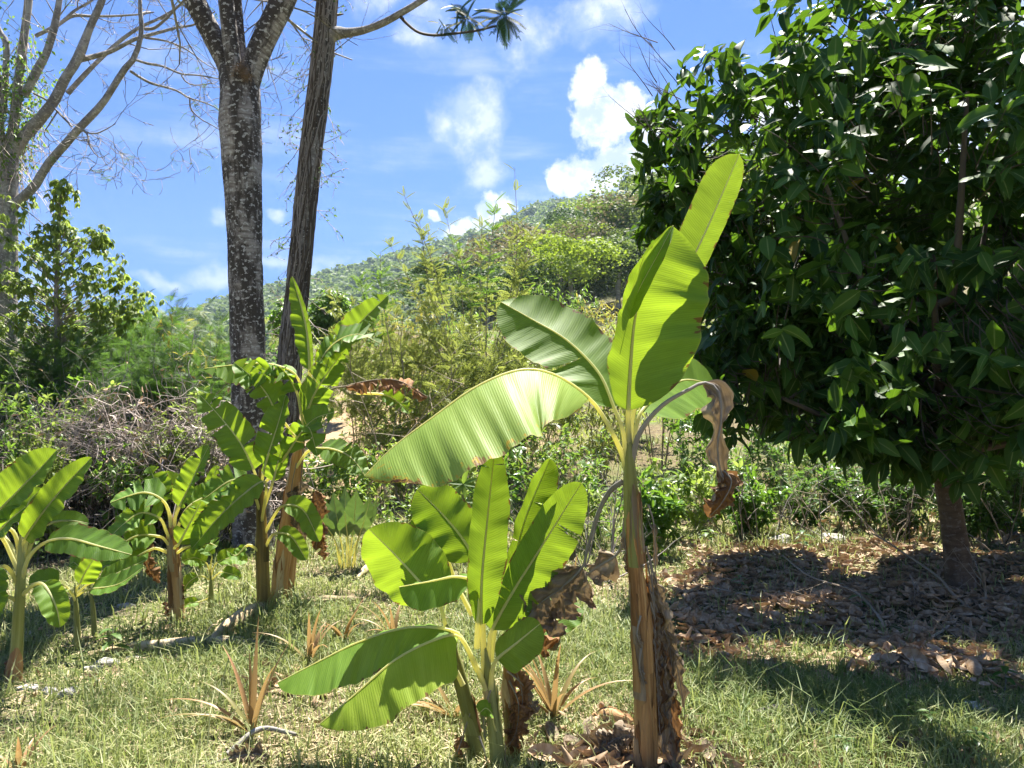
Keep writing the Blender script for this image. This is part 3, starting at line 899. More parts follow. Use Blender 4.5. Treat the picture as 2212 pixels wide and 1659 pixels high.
bleaf(B, d, [(1060, 1430, .06), (1066, 1380, .08)], [(1076, 1330, .1), (1108, 1220, .13), (1138, 1110, .16), (1188, 990, .2)],
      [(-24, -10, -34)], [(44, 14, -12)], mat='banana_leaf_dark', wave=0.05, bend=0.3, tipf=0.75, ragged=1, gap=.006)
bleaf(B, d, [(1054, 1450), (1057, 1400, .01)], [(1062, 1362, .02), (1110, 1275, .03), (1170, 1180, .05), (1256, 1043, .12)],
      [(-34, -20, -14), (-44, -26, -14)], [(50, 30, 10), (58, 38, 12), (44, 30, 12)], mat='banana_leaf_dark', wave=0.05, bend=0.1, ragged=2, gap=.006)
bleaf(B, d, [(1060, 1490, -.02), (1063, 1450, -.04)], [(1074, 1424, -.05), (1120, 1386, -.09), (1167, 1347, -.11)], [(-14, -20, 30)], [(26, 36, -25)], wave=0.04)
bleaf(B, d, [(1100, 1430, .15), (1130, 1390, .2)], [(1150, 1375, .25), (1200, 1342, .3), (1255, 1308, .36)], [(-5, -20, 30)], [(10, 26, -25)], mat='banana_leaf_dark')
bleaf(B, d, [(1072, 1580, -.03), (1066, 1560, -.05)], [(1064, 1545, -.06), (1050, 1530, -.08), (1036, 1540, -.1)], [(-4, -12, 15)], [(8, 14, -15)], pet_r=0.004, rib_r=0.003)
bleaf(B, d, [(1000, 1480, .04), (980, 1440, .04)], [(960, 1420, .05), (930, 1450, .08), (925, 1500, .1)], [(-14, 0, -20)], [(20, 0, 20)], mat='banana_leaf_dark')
for pts, w, mt in [([(1096, 1450, .1), (1130, 1480, .1), (1145, 1520, .1), (1160, 1540, .1)], 16, 'dead_leaf'),
                   ([(1100, 1470, .1), (1120, 1520, .08), (1115, 1580, .08), (1100, 1610, .08)], 22, 'dead_leaf_brown'),
                   ([(1090, 1400, .1), (1112, 1440, .1), (1128, 1500, .1), (1125, 1560, .1)], 18, 'dead_leaf_brown'),
                   ([(1015, 1540, .05), (1000, 1590, .04), (985, 1640, .04), (990, 1680, .04)], 12, 'dead_leaf_brown'),
                   ([(1075, 1360, .18), (1110, 1350, .2), (1160, 1370, .2), (1180, 1420, .2)], 26, 'dead_leaf_brown'),
                   ([(1035, 1590, .02), (1050, 1640, .0), (1040, 1690, .0)], 9, 'dead_leaf_brown'),
                   ([(1060, 1490, -.03), (1045, 1540, -.03), (1048, 1600, -.03)], 7, 'stem_green')]:
    sheath(B, d, pts, w, mt)

# --- the tall clump by the grey trunk
STY.update(fold=.46, wid=.90, rip=.05, tip=.45, tear=.13)
d = 5.9
C = thing('banana_plant', 'tallest banana clump in front of the grey forked trunk, with spear leaf and torn leaves', 'banana plant', gp(580, d), 'banana plants')
bstem(C, d, [(570, 1345, 31), (568, 1240, 28), (565, 1140, 25), (562, 1060, 20), (562, 1010, 14)], 'stem_dark')
bstem(C, d, [(600, 1310, 36, .3), (612, 1200, 36, .3), (628, 1090, 34, .3), (645, 980, 28, .3), (658, 890, 20, .3)], 'stem_brown')
bstem(C, d, [(622, 1300, 24, .4), (630, 1200, 24, .4), (636, 1100, 20, .4)], 'stem_brown')
wrap(C, d, [(600, 1310, 36, .3), (612, 1200, 36, .3), (628, 1090, 34, .3), (645, 980, 28, .3)], ['dead_leaf', 'dead_leaf_brown', 'log', 'stem_brown'], 8, 12)
wrap(C, d, [(570, 1345, 31), (568, 1240, 28), (565, 1140, 25)], ['stem_dark', 'stem_green'], 5, 13)
K = 'banana_leaf_dark'
D_ = 'banana_leaf'
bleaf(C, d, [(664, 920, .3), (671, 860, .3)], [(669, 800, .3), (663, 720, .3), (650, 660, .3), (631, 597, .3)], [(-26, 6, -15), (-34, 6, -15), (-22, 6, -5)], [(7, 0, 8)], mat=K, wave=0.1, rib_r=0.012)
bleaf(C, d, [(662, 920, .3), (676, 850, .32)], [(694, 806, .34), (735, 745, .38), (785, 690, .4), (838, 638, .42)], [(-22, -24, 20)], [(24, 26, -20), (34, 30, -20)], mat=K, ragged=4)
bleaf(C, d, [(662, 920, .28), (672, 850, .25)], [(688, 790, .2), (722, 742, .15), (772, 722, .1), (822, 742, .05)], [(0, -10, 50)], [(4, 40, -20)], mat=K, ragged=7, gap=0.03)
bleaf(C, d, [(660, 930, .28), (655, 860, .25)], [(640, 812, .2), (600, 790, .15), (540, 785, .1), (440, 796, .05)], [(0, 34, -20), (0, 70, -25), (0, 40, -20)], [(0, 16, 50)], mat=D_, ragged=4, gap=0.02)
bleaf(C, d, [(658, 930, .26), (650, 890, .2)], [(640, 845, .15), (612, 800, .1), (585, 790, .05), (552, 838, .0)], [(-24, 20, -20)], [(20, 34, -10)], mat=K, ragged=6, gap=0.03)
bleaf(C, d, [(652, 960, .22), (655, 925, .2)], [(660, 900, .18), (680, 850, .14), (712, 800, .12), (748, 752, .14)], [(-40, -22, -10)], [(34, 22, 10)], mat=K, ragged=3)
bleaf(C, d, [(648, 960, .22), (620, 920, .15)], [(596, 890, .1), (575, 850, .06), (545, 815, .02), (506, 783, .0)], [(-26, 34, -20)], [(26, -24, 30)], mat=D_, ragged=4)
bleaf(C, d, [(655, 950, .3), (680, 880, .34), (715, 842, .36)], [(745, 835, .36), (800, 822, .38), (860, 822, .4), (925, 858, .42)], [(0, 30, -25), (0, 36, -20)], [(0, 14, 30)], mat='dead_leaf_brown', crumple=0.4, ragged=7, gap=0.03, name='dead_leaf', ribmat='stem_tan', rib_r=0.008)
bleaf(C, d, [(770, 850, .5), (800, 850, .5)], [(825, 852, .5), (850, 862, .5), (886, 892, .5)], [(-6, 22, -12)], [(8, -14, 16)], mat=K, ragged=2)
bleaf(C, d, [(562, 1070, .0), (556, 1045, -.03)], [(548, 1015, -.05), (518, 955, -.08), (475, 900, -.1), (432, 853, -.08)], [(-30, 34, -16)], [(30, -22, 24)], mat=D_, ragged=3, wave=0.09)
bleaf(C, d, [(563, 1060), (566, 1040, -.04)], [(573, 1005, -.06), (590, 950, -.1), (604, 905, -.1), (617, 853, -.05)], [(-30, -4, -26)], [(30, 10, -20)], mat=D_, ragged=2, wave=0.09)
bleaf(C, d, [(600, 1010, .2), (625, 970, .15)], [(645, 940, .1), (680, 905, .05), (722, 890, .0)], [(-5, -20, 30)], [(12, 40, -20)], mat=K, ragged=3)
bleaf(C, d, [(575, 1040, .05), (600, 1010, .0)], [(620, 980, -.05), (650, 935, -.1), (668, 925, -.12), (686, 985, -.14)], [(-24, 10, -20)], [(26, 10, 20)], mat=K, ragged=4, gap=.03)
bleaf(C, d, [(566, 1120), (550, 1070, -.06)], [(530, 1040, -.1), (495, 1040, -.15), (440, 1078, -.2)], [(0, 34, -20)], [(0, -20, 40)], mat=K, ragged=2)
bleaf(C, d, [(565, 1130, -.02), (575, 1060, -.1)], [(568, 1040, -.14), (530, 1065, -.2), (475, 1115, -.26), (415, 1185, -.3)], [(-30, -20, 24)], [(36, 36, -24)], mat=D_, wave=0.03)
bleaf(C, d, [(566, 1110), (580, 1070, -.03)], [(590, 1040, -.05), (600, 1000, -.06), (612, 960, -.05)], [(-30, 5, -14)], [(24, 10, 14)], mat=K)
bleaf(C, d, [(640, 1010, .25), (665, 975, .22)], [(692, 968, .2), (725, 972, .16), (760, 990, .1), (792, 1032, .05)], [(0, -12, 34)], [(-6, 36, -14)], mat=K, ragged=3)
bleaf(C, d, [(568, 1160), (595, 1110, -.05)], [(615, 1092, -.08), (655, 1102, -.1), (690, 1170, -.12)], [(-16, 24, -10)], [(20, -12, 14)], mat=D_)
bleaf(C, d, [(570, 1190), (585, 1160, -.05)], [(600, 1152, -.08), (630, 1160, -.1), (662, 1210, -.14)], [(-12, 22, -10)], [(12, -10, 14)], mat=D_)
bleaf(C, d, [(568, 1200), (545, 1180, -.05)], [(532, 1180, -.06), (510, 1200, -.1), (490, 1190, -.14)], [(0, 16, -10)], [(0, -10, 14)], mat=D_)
for pts, w, mt in [([(655, 960, .25), (650, 1040, .22), (645, 1120, .22), (655, 1180, .22)], 14, 'dead_leaf'),
                   ([(660, 1000, .25), (680, 1060, .22), (690, 1120, .2), (682, 1190, .2)], 16, 'dead_leaf_brown'),
                   ([(640, 1000, .2), (630, 1060, .2), (640, 1140, .2)], 14, 'dead_leaf'),
                   ([(660, 1100, .25), (690, 1150, .22), (700, 1210, .2)], 14, 'dead_leaf_brown')]:
    sheath(C, d, pts, w, mt)

# --- stout plant with several suckers, left of the tall clump
STY.update(wid=1.02)
d = 5.7
Dp = thing('banana_plant', 'stout banana plant with short orange brown stem left of the tallest clump', 'banana plant', gp(378, d), 'banana plants')
bstem(Dp, d, [(384, 1360, 34), (380, 1290, 30), (376, 1220, 27), (372, 1150, 20), (370, 1110, 14)], 'stem_brown')
wrap(Dp, d, [(384, 1360, 34), (380, 1290, 30), (376, 1220, 27), (372, 1150, 20)], ['stem_brown', 'dead_leaf_brown', 'log'], 7, 14)
for pet, mid, L, R, mt in [
    ([(372, 1150), (378, 1120)], [(388, 1095), (410, 1050, -.02), (428, 1010, 0), (452, 962, .03)], (-26, -8, -14), (24, 14, -10), D_),
    ([(370, 1150, .1), (365, 1110, .1)], [(356, 1085, .12), (340, 1050, .15), (322, 1008, .18)], (-20, 8, -14), (26, 0, 10), K),
    ([(372, 1170), (366, 1110, -.02)], [(350, 1080, -.05), (315, 1064, -.1), (275, 1072, -.15), (238, 1086, -.2)], (0, 36, -14), (0, -8, 40), K),
    ([(372, 1180), (360, 1150, -.04)], [(345, 1120, -.08), (305, 1108, -.14), (270, 1130, -.2), (232, 1165, -.26)], (4, 34, -20), (-4, -14, 30), D_),
    ([(373, 1190), (380, 1180, -.06)], [(386, 1176, -.08), (405, 1140, -.1), (436, 1082, -.08)], (-20, -14, -8), (26, 16, 8), D_),
    ([(373, 1190), (355, 1165, -.06)], [(338, 1158, -.1), (295, 1158, -.16), (245, 1185, -.2), (190, 1195, -.22)], (0, 30, -18), (0, -16, 30), D_),
    ([(374, 1170), (392, 1120, .05)], [(408, 1095, .08), (440, 1075, .14), (480, 1062, .2), (520, 1085, .26)], (0, -20, 25), (6, 26, -14), D_),
    ([(374, 1170, .1), (380, 1110, .15)], [(386, 1080, .2), (372, 1050, .25), (340, 1048, .3), (320, 1060, .32)], (0, 26, -10), (0, -20, 20), K),
    ([(376, 1180, .1), (420, 1120, .15)], [(440, 1090, .2), (455, 1050, .22), (470, 1005, .25)], (-14, -4, -8), (12, 6, 8), K),
    ([(376, 1200), (396, 1185, -.05)], [(410, 1180, -.06), (440, 1170, -.08), (470, 1180, -.1)], (0, -14, 20), (4, 22, -14), D_),
    ([(374, 1200), (340, 1185, -.06)], [(320, 1190, -.1), (280, 1215, -.16), (250, 1260, -.2)], (-10, -12, 20), (14, 20, -14), K),
]:
    bleaf(Dp, d, pet, mid, L, R, mat=mt, ragged=2, wave=0.08)
for pts, w in [([(360, 1200), (330, 1170), (320, 1220), (345, 1260)], 14), ([(385, 1220), (392, 1260), (388, 1320)], 8), ([(364, 1250), (358, 1300), (362, 1340)], 8)]:
    sheath(Dp, d, pts, w, 'dead_leaf_brown')

# --- pale plant at the left edge
d = 4.5
E = thing('banana_plant', 'slender pale stemmed banana plant at the left edge of the picture', 'banana plant', gp(32, d), 'banana plants')
bstem(E, d, [(28, 1490, 28), (36, 1400, 25), (42, 1300, 23), (46, 1220, 19), (44, 1150, 14)], 'stem_green')
bstem(E, d, [(28, 1495, 34, -.01), (32, 1440, 31, -.01), (38, 1375, 27, -.01)], 'stem_brown', 'dry_stem_base')
for pet, mid, L, R, mt in [
    ([(44, 1210), (30, 1150)], [(-10, 1120), (40, 1060, -.03), (80, 1020, -.02), (123, 972, .0)], (-34, -34, 20), (30, 34, -14), D_),
    ([(46, 1220), (48, 1190)], [(54, 1165), (95, 1105, -.03), (140, 1050, -.04), (198, 988, -.02)], (-24, -20, 10), (34, 30, -10), D_),
    ([(46, 1260), (62, 1205, -.03)], [(98, 1172, -.06), (150, 1164, -.1), (215, 1180, -.13), (284, 1198, -.15)], (0, -8, 40), (0, 34, -14), K),
    ([(44, 1290), (70, 1265, -.03)], [(92, 1262, -.06), (112, 1290, -.1), (124, 1320, -.12), (130, 1355, -.14)], (-24, 10, -20), (18, -6, 20), D_),
    ([(44, 1240), (30, 1190, .05)], [(10, 1160, .1), (-20, 1120, .15), (-60, 1100, .2)], (0, -30, 20), (0, 34, -20), D_),
    ([(42, 1270), (20, 1230, -.05)], [(0, 1225, -.1), (-20, 1260, -.16), (-10, 1330, -.2)], (-30, 0, -10), (34, 10, 10), K),
    ([(40, 1300), (20, 1290, -.05)], [(10, 1290, -.1), (-5, 1320, -.14), (-10, 1370, -.16)], (-20, 0, 20), (24, 10, -10), K),
    ([(46, 1220, .05), (60, 1160, .1)], [(72, 1130, .14), (60, 1090, .2), (90, 1055, .24)], (-22, -10, 10), (20, 14, 0), D_),
    ([(46, 1230, .05), (80, 1150, .15)], [(110, 1130, .25), (150, 1125, .35), (192, 1130, .42)], (0, -10, 20), (0, 16, -10), D_),
    ([(42, 1240), (15, 1180)], [(0, 1150, -.05), (20, 1125, -.1), (55, 1095, -.1)], (-16, -20, 10), (18, 20, -10), K),
]:
    bleaf(E, d, pet, mid, L, R, mat=mt, wave=0.06)
sheath(E, d, [(36, 1380), (22, 1420), (12, 1470), (15, 1500)], 12, 'dead_leaf_brown')

# --- small plants between
d = 5.05
Fp = thing('banana_plant', 'small banana sucker with thin pale stem beside the left edge plant', 'banana plant', gp(165, d), 'banana plants')
bstem(Fp, d, [(168, 1425, 14), (166, 1350, 14), (163, 1290, 11), (162, 1260, 8)], 'stem_green')
for pet, mid, L, R, mt in [
    ([(163, 1290), (166, 1270)], [(172, 1262), (185, 1235), (205, 1205)], (-20, -8, -6), (26, 10, 6), D_),
    ([(163, 1290), (180, 1278)], [(198, 1272, -.03), (255, 1262, -.06), (310, 1225, -.08)], (0, -10, 30), (2, 18, -14), K),
    ([(163, 1285, .1), (190, 1262, .1)], [(215, 1255, .1), (260, 1235, .14), (318, 1208, .18)], (0, -14, 20), (2, 14, -14), D_),
    ([(163, 1295), (145, 1268)], [(125, 1262), (95, 1255, -.05), (62, 1262, -.1)], (0, -10, 26), (0, 20, -14), K),
    ([(163, 1300), (155, 1280, -.05)], [(148, 1275, -.06), (130, 1290, -.1), (125, 1318, -.12)], (-14, 0, 10), (14, 4, -10), D_)]:
    bleaf(Fp, d, pet, mid, L, R, mat=mt, pet_r=0.008, rib_r=0.005)
d = 5.35
G = thing('banana_plant', 'tiny banana sucker with leaning stem just right of the small pale one', 'banana plant', gp(200, d), 'banana plants')
bstem(G, d, [(204, 1372, 12), (200, 1310, 11), (192, 1262, 8)], 'stem_green')
bleaf(G, d, [(194, 1275), (190, 1250)], [(200, 1240), (230, 1222), (262, 1225)], (0, -12, 16), (0, 14, -12), mat=K, pet_r=0.007, rib_r=0.004)
bleaf(G, d, [(194, 1275), (186, 1250)], [(182, 1238), (160, 1215), (150, 1225)], (0, -12, 16), (0, 14, -12), mat=D_, pet_r=0.007, rib_r=0.004)
d = 5.9
Hh = thing('banana_plant', 'knee high banana sucker between the stout plant and the tallest clump', 'banana plant', gp(455, d), 'banana plants')
bstem(Hh, d, [(455, 1330, 12), (456, 1270, 11), (454, 1230, 8)], 'stem_green')
for pet, mid, L, R, mt in [
    ([(455, 1250), (450, 1225)], [(444, 1215), (420, 1205, -.05), (392, 1212, -.1)], (0, -14, 16), (0, 20, -14), D_),
    ([(455, 1250), (462, 1225)], [(470, 1215), (500, 1205, .05), (535, 1212, .1)], (0, -14, 16), (0, 16, -14), D_),
    ([(455, 1255), (440, 1245, -.05)], [(428, 1245, -.08), (408, 1258, -.12), (395, 1280, -.15)], (-8, -8, 12), (10, 12, -10), D_),
    ([(455, 1255), (470, 1240)], [(480, 1236), (505, 1242, -.05), (520, 1250, -.08)], (0, -10, 12), (0, 12, -10), K),
    ([(455, 1290), (440, 1296)], [(428, 1300, -.05), (405, 1305, -.1), (385, 1320, -.14)], (0, -8, 10), (0, 9, -10), D_),
    ([(455, 1240), (456, 1215)], [(457, 1200), (440, 1180, .02), (425, 1172, .04)], (-4, -10, 8), (4, 14, -8), K)]:
    bleaf(Hh, d, pet, mid, L, R, mat=mt, pet_r=0.006, rib_r=0.004)

# --- paddle leaved plant behind the clump
STY.update(fold=.2, wid=1.0, rip=.02, tip=None)
d = 7.6
pl = thing('paddle_leaf_plant', 'clump of broad grey green upright paddle leaves behind the tallest banana clump', 'plant', gp(745, d))
for x0, x1, y1, w, b_ in [(735, 700, 1075, 22, -.1), (745, 720, 1062, 24, 0), (750, 745, 1050, 24, .1), (755, 770, 1058, 30, -.1), (760, 800, 1070, 22, .0), (740, 690, 1110, 22, -.2), (755, 745, 1105, 24, -.3), (765, 790, 1110, 24, -.2), (750, 815, 1075, 16, .1)]:
    bleaf(pl, d, [(x0, 1235, .0), (x0 + (x1 - x0) * .2, 1185, b_ * .3)], [(x0 + (x1 - x0) * .4, 1160, b_ * .5), (x0 + (x1 - x0) * .8, 1110 + (y1 - 1075) * .6, b_), (x1, y1, b_ * 1.3)],
          (-w * .72, 3, -8), (w * .72, 4, 6), mat='paddle_leaf', wave=0.03, shape=[.05, .5, .9, 1, .93, .7, .3, .02], pet_r=0.008, rib_r=0.006)



# ------------------------------------------------------------------ trees
def dtube(pts, d0, n=20, sides=12, lump=0.0):
    """pts: (dx, dy, width, [depth offset]) in picture units at depth d0"""
    pth = [P(q[0], q[1], d0 + (q[3] if len(q) > 3 else 0)) for q in pts]
    rad = [0.5 * q[2] * (d0 + (q[3] if len(q) > 3 else 0)) / F for q in pts]
    return tube(pth, rad, n, sides, lump=lump)


def rand_branches(starts, dirs, lens, rad, levels=2, kids=4, k=7, wob=0.25, up=0.0, spread=0.9):
    """fine branching, returns list of (paths, radii) per level and the tip points"""
    res = []
    S, Dv, Ln, Rd = np.asarray(starts, float), nrm(np.asarray(dirs, float)), np.asarray(lens, float), np.asarray(rad, float)
    for lv in range(levels):
        n = len(S)
        t = np.linspace(0, 1, k)
        steps = Dv[:, None, :] + np.cumsum(rng.normal(0, wob, (n, k, 3)), 1) * 0.5 + np.array([0, 0, up]) * t[None, :, None]
        steps = nrm(steps) * (Ln / (k - 1))[:, None, None]
        paths = S[:, None, :] + np.concatenate([np.zeros((n, 1, 3)), np.cumsum(steps[:, :-1], 1)], 1)
        radii = Rd[:, None] * (1 - 0.7 * t)[None]
        res.append((paths, radii))
        if lv < levels - 1:
            ci = np.repeat(np.arange(n), kids)
            tj = rng.integers(2, k, len(ci))
            S = paths[ci, tj]
            base = nrm(paths[ci, np.minimum(tj + 0, k - 1)] - paths[ci, tj - 1])
            Dv = nrm(base + rng.normal(0, spread, (len(ci), 3)))
            Ln = Ln[ci] * rng.uniform(0.35, 0.65, len(ci))
            Rd = radii[ci, tj] * 0.7
    return res


def bundle(res, sides=4):
    return join([tubes(p, r, sides if i == 0 else 3) for i, (p, r) in enumerate(res)])


# --- grey forked trunk
d = 8.6
T1 = thing('tall_tree', 'thick grey trunk forking into several limbs, banded bark with white lichen', 'tree', gp(548, d), 'tall grey trees')
mk('trunk', dtube([(552, 1240, 96), (549, 1190, 84), (544, 1050, 76), (540, 900, 73), (534, 700, 72), (528, 500, 72), (522, 330, 72), (519, 240, 78), (517, 175, 88), (517, 150, 80)], d, 70, 24, 0.022), 'grey_bark', T1)
limb_pts = [[(508, 215, 44), (493, 150, 42), (470, 100, 44), (445, 50, 46), (420, 0, 46), (392, -70, 44), (340, -200, 36), (280, -380, 22)],
            [(514, 225, 30, -.12), (506, 150, 34, -.14), (497, 80, 33, -.15), (488, 0, 32, -.15), (476, -90, 30, -.15), (460, -240, 22, -.1), (450, -420, 12, 0)],
            [(522, 190, 34, .1), (516, 110, 30, .15), (510, 40, 29, .2), (506, -40, 28, .2), (510, -200, 22, .3), (530, -400, 12, .4)],
            [(530, 215, 46), (545, 150, 50), (566, 95, 52), (590, 45, 52), (612, 0, 52), (636, -70, 46), (680, -220, 34), (740, -420, 18)]]
for q in limb_pts:
    mk('limb', dtube(q, d, 30, 16, 0.012), 'grey_bark', T1)
fib = []
for cx, cy, nn in [(522, 150, 260), (532, 165, 220), (505, 160, 120)]:
    c = P(cx, cy, d - 0.2)
    st_ = c + rng.normal(0, 0.03, (nn, 3))
    fib.append(rand_branches(st_, rng.normal(0, 1, (nn, 3)) + np.array([0, -.3, -.2]), rng.uniform(.03, .08, nn), np.full(nn, .0016), 1)[0])
mk('fibre_tuft', join([tubes(p, r, 3) for p, r in fib]), 'fibre', T1)
# high crown of fine leafless branches above the picture
stt, drr = [], []
for q in limb_pts:
    for e in q[-3:]:
        for _ in range(3):
            stt.append(P(e[0], e[1], d)); drr.append(rng.normal(0, 1, 3) + np.array([0, 0, .6]))
mk('branch', bundle(rand_branches(stt, drr, rng.uniform(1.2, 2.4, len(stt)), np.full(len(stt), .03), 3, 4), 5), 'limb_bark', T1)

# --- leaning trunk with creepers
d = 10.0
T2 = thing('tall_tree', 'leaning grey trunk wrapped in dry creepers with one side branch at top', 'tree', gp(615, d), 'tall grey trees')
tp = [(606, 1170, 62), (612, 1050, 55), (618, 900, 52), (628, 760, 49), (641, 640, 46), (653, 520, 45), (664, 400, 45), (676, 290, 44), (690, 180, 42), (700, 90, 42), (707, 0, 39), (714, -100, 37), (730, -300, 29), (740, -500, 17)]
mk('trunk', dtube(tp, d, 60, 20, 0.02), 'vine_bark', T2)
br = mk('branch', dtube([(704, 82, 40), (722, 72, 20), (755, 70, 15), (790, 64, 15), (830, 48, 14), (870, 26, 13), (925, -8, 11), (1000, -60, 8)], d, 30, 9, 0.03), 'limb_bark', T2)
mk('twig', dtube([(862, 32, 8), (880, 52, 6), (905, 70, 6), (940, 76, 6), (985, 72, 5), (1030, 66, 5), (1072, 56, 4)], d, 24, 6), 'twig_dark', br)
mk('twig', dtube([(716, 30, 8), (728, 32, 6), (742, 30, 3)], d, 8, 5), 'twig_dark', br)
FR2 = t_frond(10, 0.34, 0.24, 0.35, 0.55, dbl=True, start=0.15, k=9, sw=.55)
frm = mesh_data('frond', FR2[0], FR2[1], FR2[2])
frm.materials.append(MATS['frond_leaf'])


def put(name, me, parent, pos, axis, normal, scale):
    o = inst(name, me, parent)
    R = frames(np.asarray(axis, float)[None], np.asarray(normal, float)[None])[0]
    M = Matrix([[R[0][0], R[0][1], R[0][2], 0], [R[1][0], R[1][1], R[1][2], 0], [R[2][0], R[2][1], R[2][2], 0], [0, 0, 0, 1]])
    loc = np.asarray(pos) - (ORG[parent.name] if parent is not None else 0)
    o.matrix_local = Matrix.Translation(Vector([float(v) for v in loc])) @ M @ Matrix.Scale(float(scale), 4)
    return o


for hx, hy, n_, rad in [(1088, 32, 20, .34), (1012, 40, 14, .26), (958, 58, 8, .19), (985, 18, 6, .24)]:
    for k in range(n_):
        a = 2 * np.pi * (k / n_) + rng.uniform(-.2, .2)
        ax = RIGHT * math.cos(a) + UP * (math.sin(a) * .8 - .1) + FWD * rng.uniform(-.5, .5)
        put('frond', frm, br, P(hx + rng.uniform(-8, 8), hy + rng.uniform(-8, 8), d), ax, -FWD * .6 + UP * .8 + RIGHT * rng.uniform(-.4, .4), rad * rng.uniform(.7, 1.1))
# creepers round and beside the trunk
pth = spline([P(q[0], q[1], d) for q in tp], 80)
rr_ = np.interp(np.linspace(0, 1, 80), np.linspace(0, 1, len(tp)), [0.5 * q[2] * d / F for q in tp])
vp, vr = [], []
for k in range(260):
    i = rng.integers(4, 62); ln = rng.integers(8, 20)
    i2 = min(i + ln, 79)
    ii = np.linspace(i, i2, 9).astype(int)
    a0 = rng.uniform(2.4, 7.0); a = a0 + np.linspace(0, rng.normal(0, 1.3), 9) + rng.normal(0, .12, 9)
    rad = rr_[ii] * 1.01 + .002 + np.abs(rng.normal(0, .006, 9))
    vp.append(pth[ii] + np.stack([np.cos(a) * rad, np.sin(a) * rad, 0 * a], 1)); vr.append(np.full(9, rng.uniform(.003, .009)))
mk('creeper', tubes(np.array(vp[::2]), np.array(vr[::2]), 4), 'twig', T2)
mk('creeper', tubes(np.array(vp[1::2]), np.array(vr[1::2]), 4), 'twig_dark', T2)
st_, dv_ = [], []
for k in range(110):
    i = rng.integers(14, 62)
    s_ = rng.choice([-1, 1], p=[.6, .4])
    st_.append(pth[i] + np.array([s_ * rr_[i], rng.uniform(-.1, .1), 0])); dv_.append((s_ * rng.uniform(.2, 1), rng.uniform(-.6, .4), rng.uniform(-1.6, .6)))
cr = rand_branches(st_, dv_, rng.uniform(.12, .45, 110), np.full(110, .006), 2, 3, up=-.3)
cr = [(p_, np.maximum(r__, .003)) for p_, r__ in cr]
mk('hanging_creeper', bundle(cr, 3), 'dry_vine', T2)
tips = np.concatenate([p[:, 2:].reshape(-1, 3) for p, r in cr])
tips = tips[rng.random(len(tips)) < .3]
sm_leaf = t_diamond(.5, .1, .1)
n_ = len(tips)
mk('creeper_leaf', scatter(sm_leaf, frames(rng.normal(0, 1, (n_, 3)) + (0, 0, -.6), rng.normal(0, 1, (n_, 3)) + (0, 0, .5)), tips, rng.uniform(.03, .06, n_), rng.random(n_)), 'feather_leaf', T2)['kind'] = 'stuff'

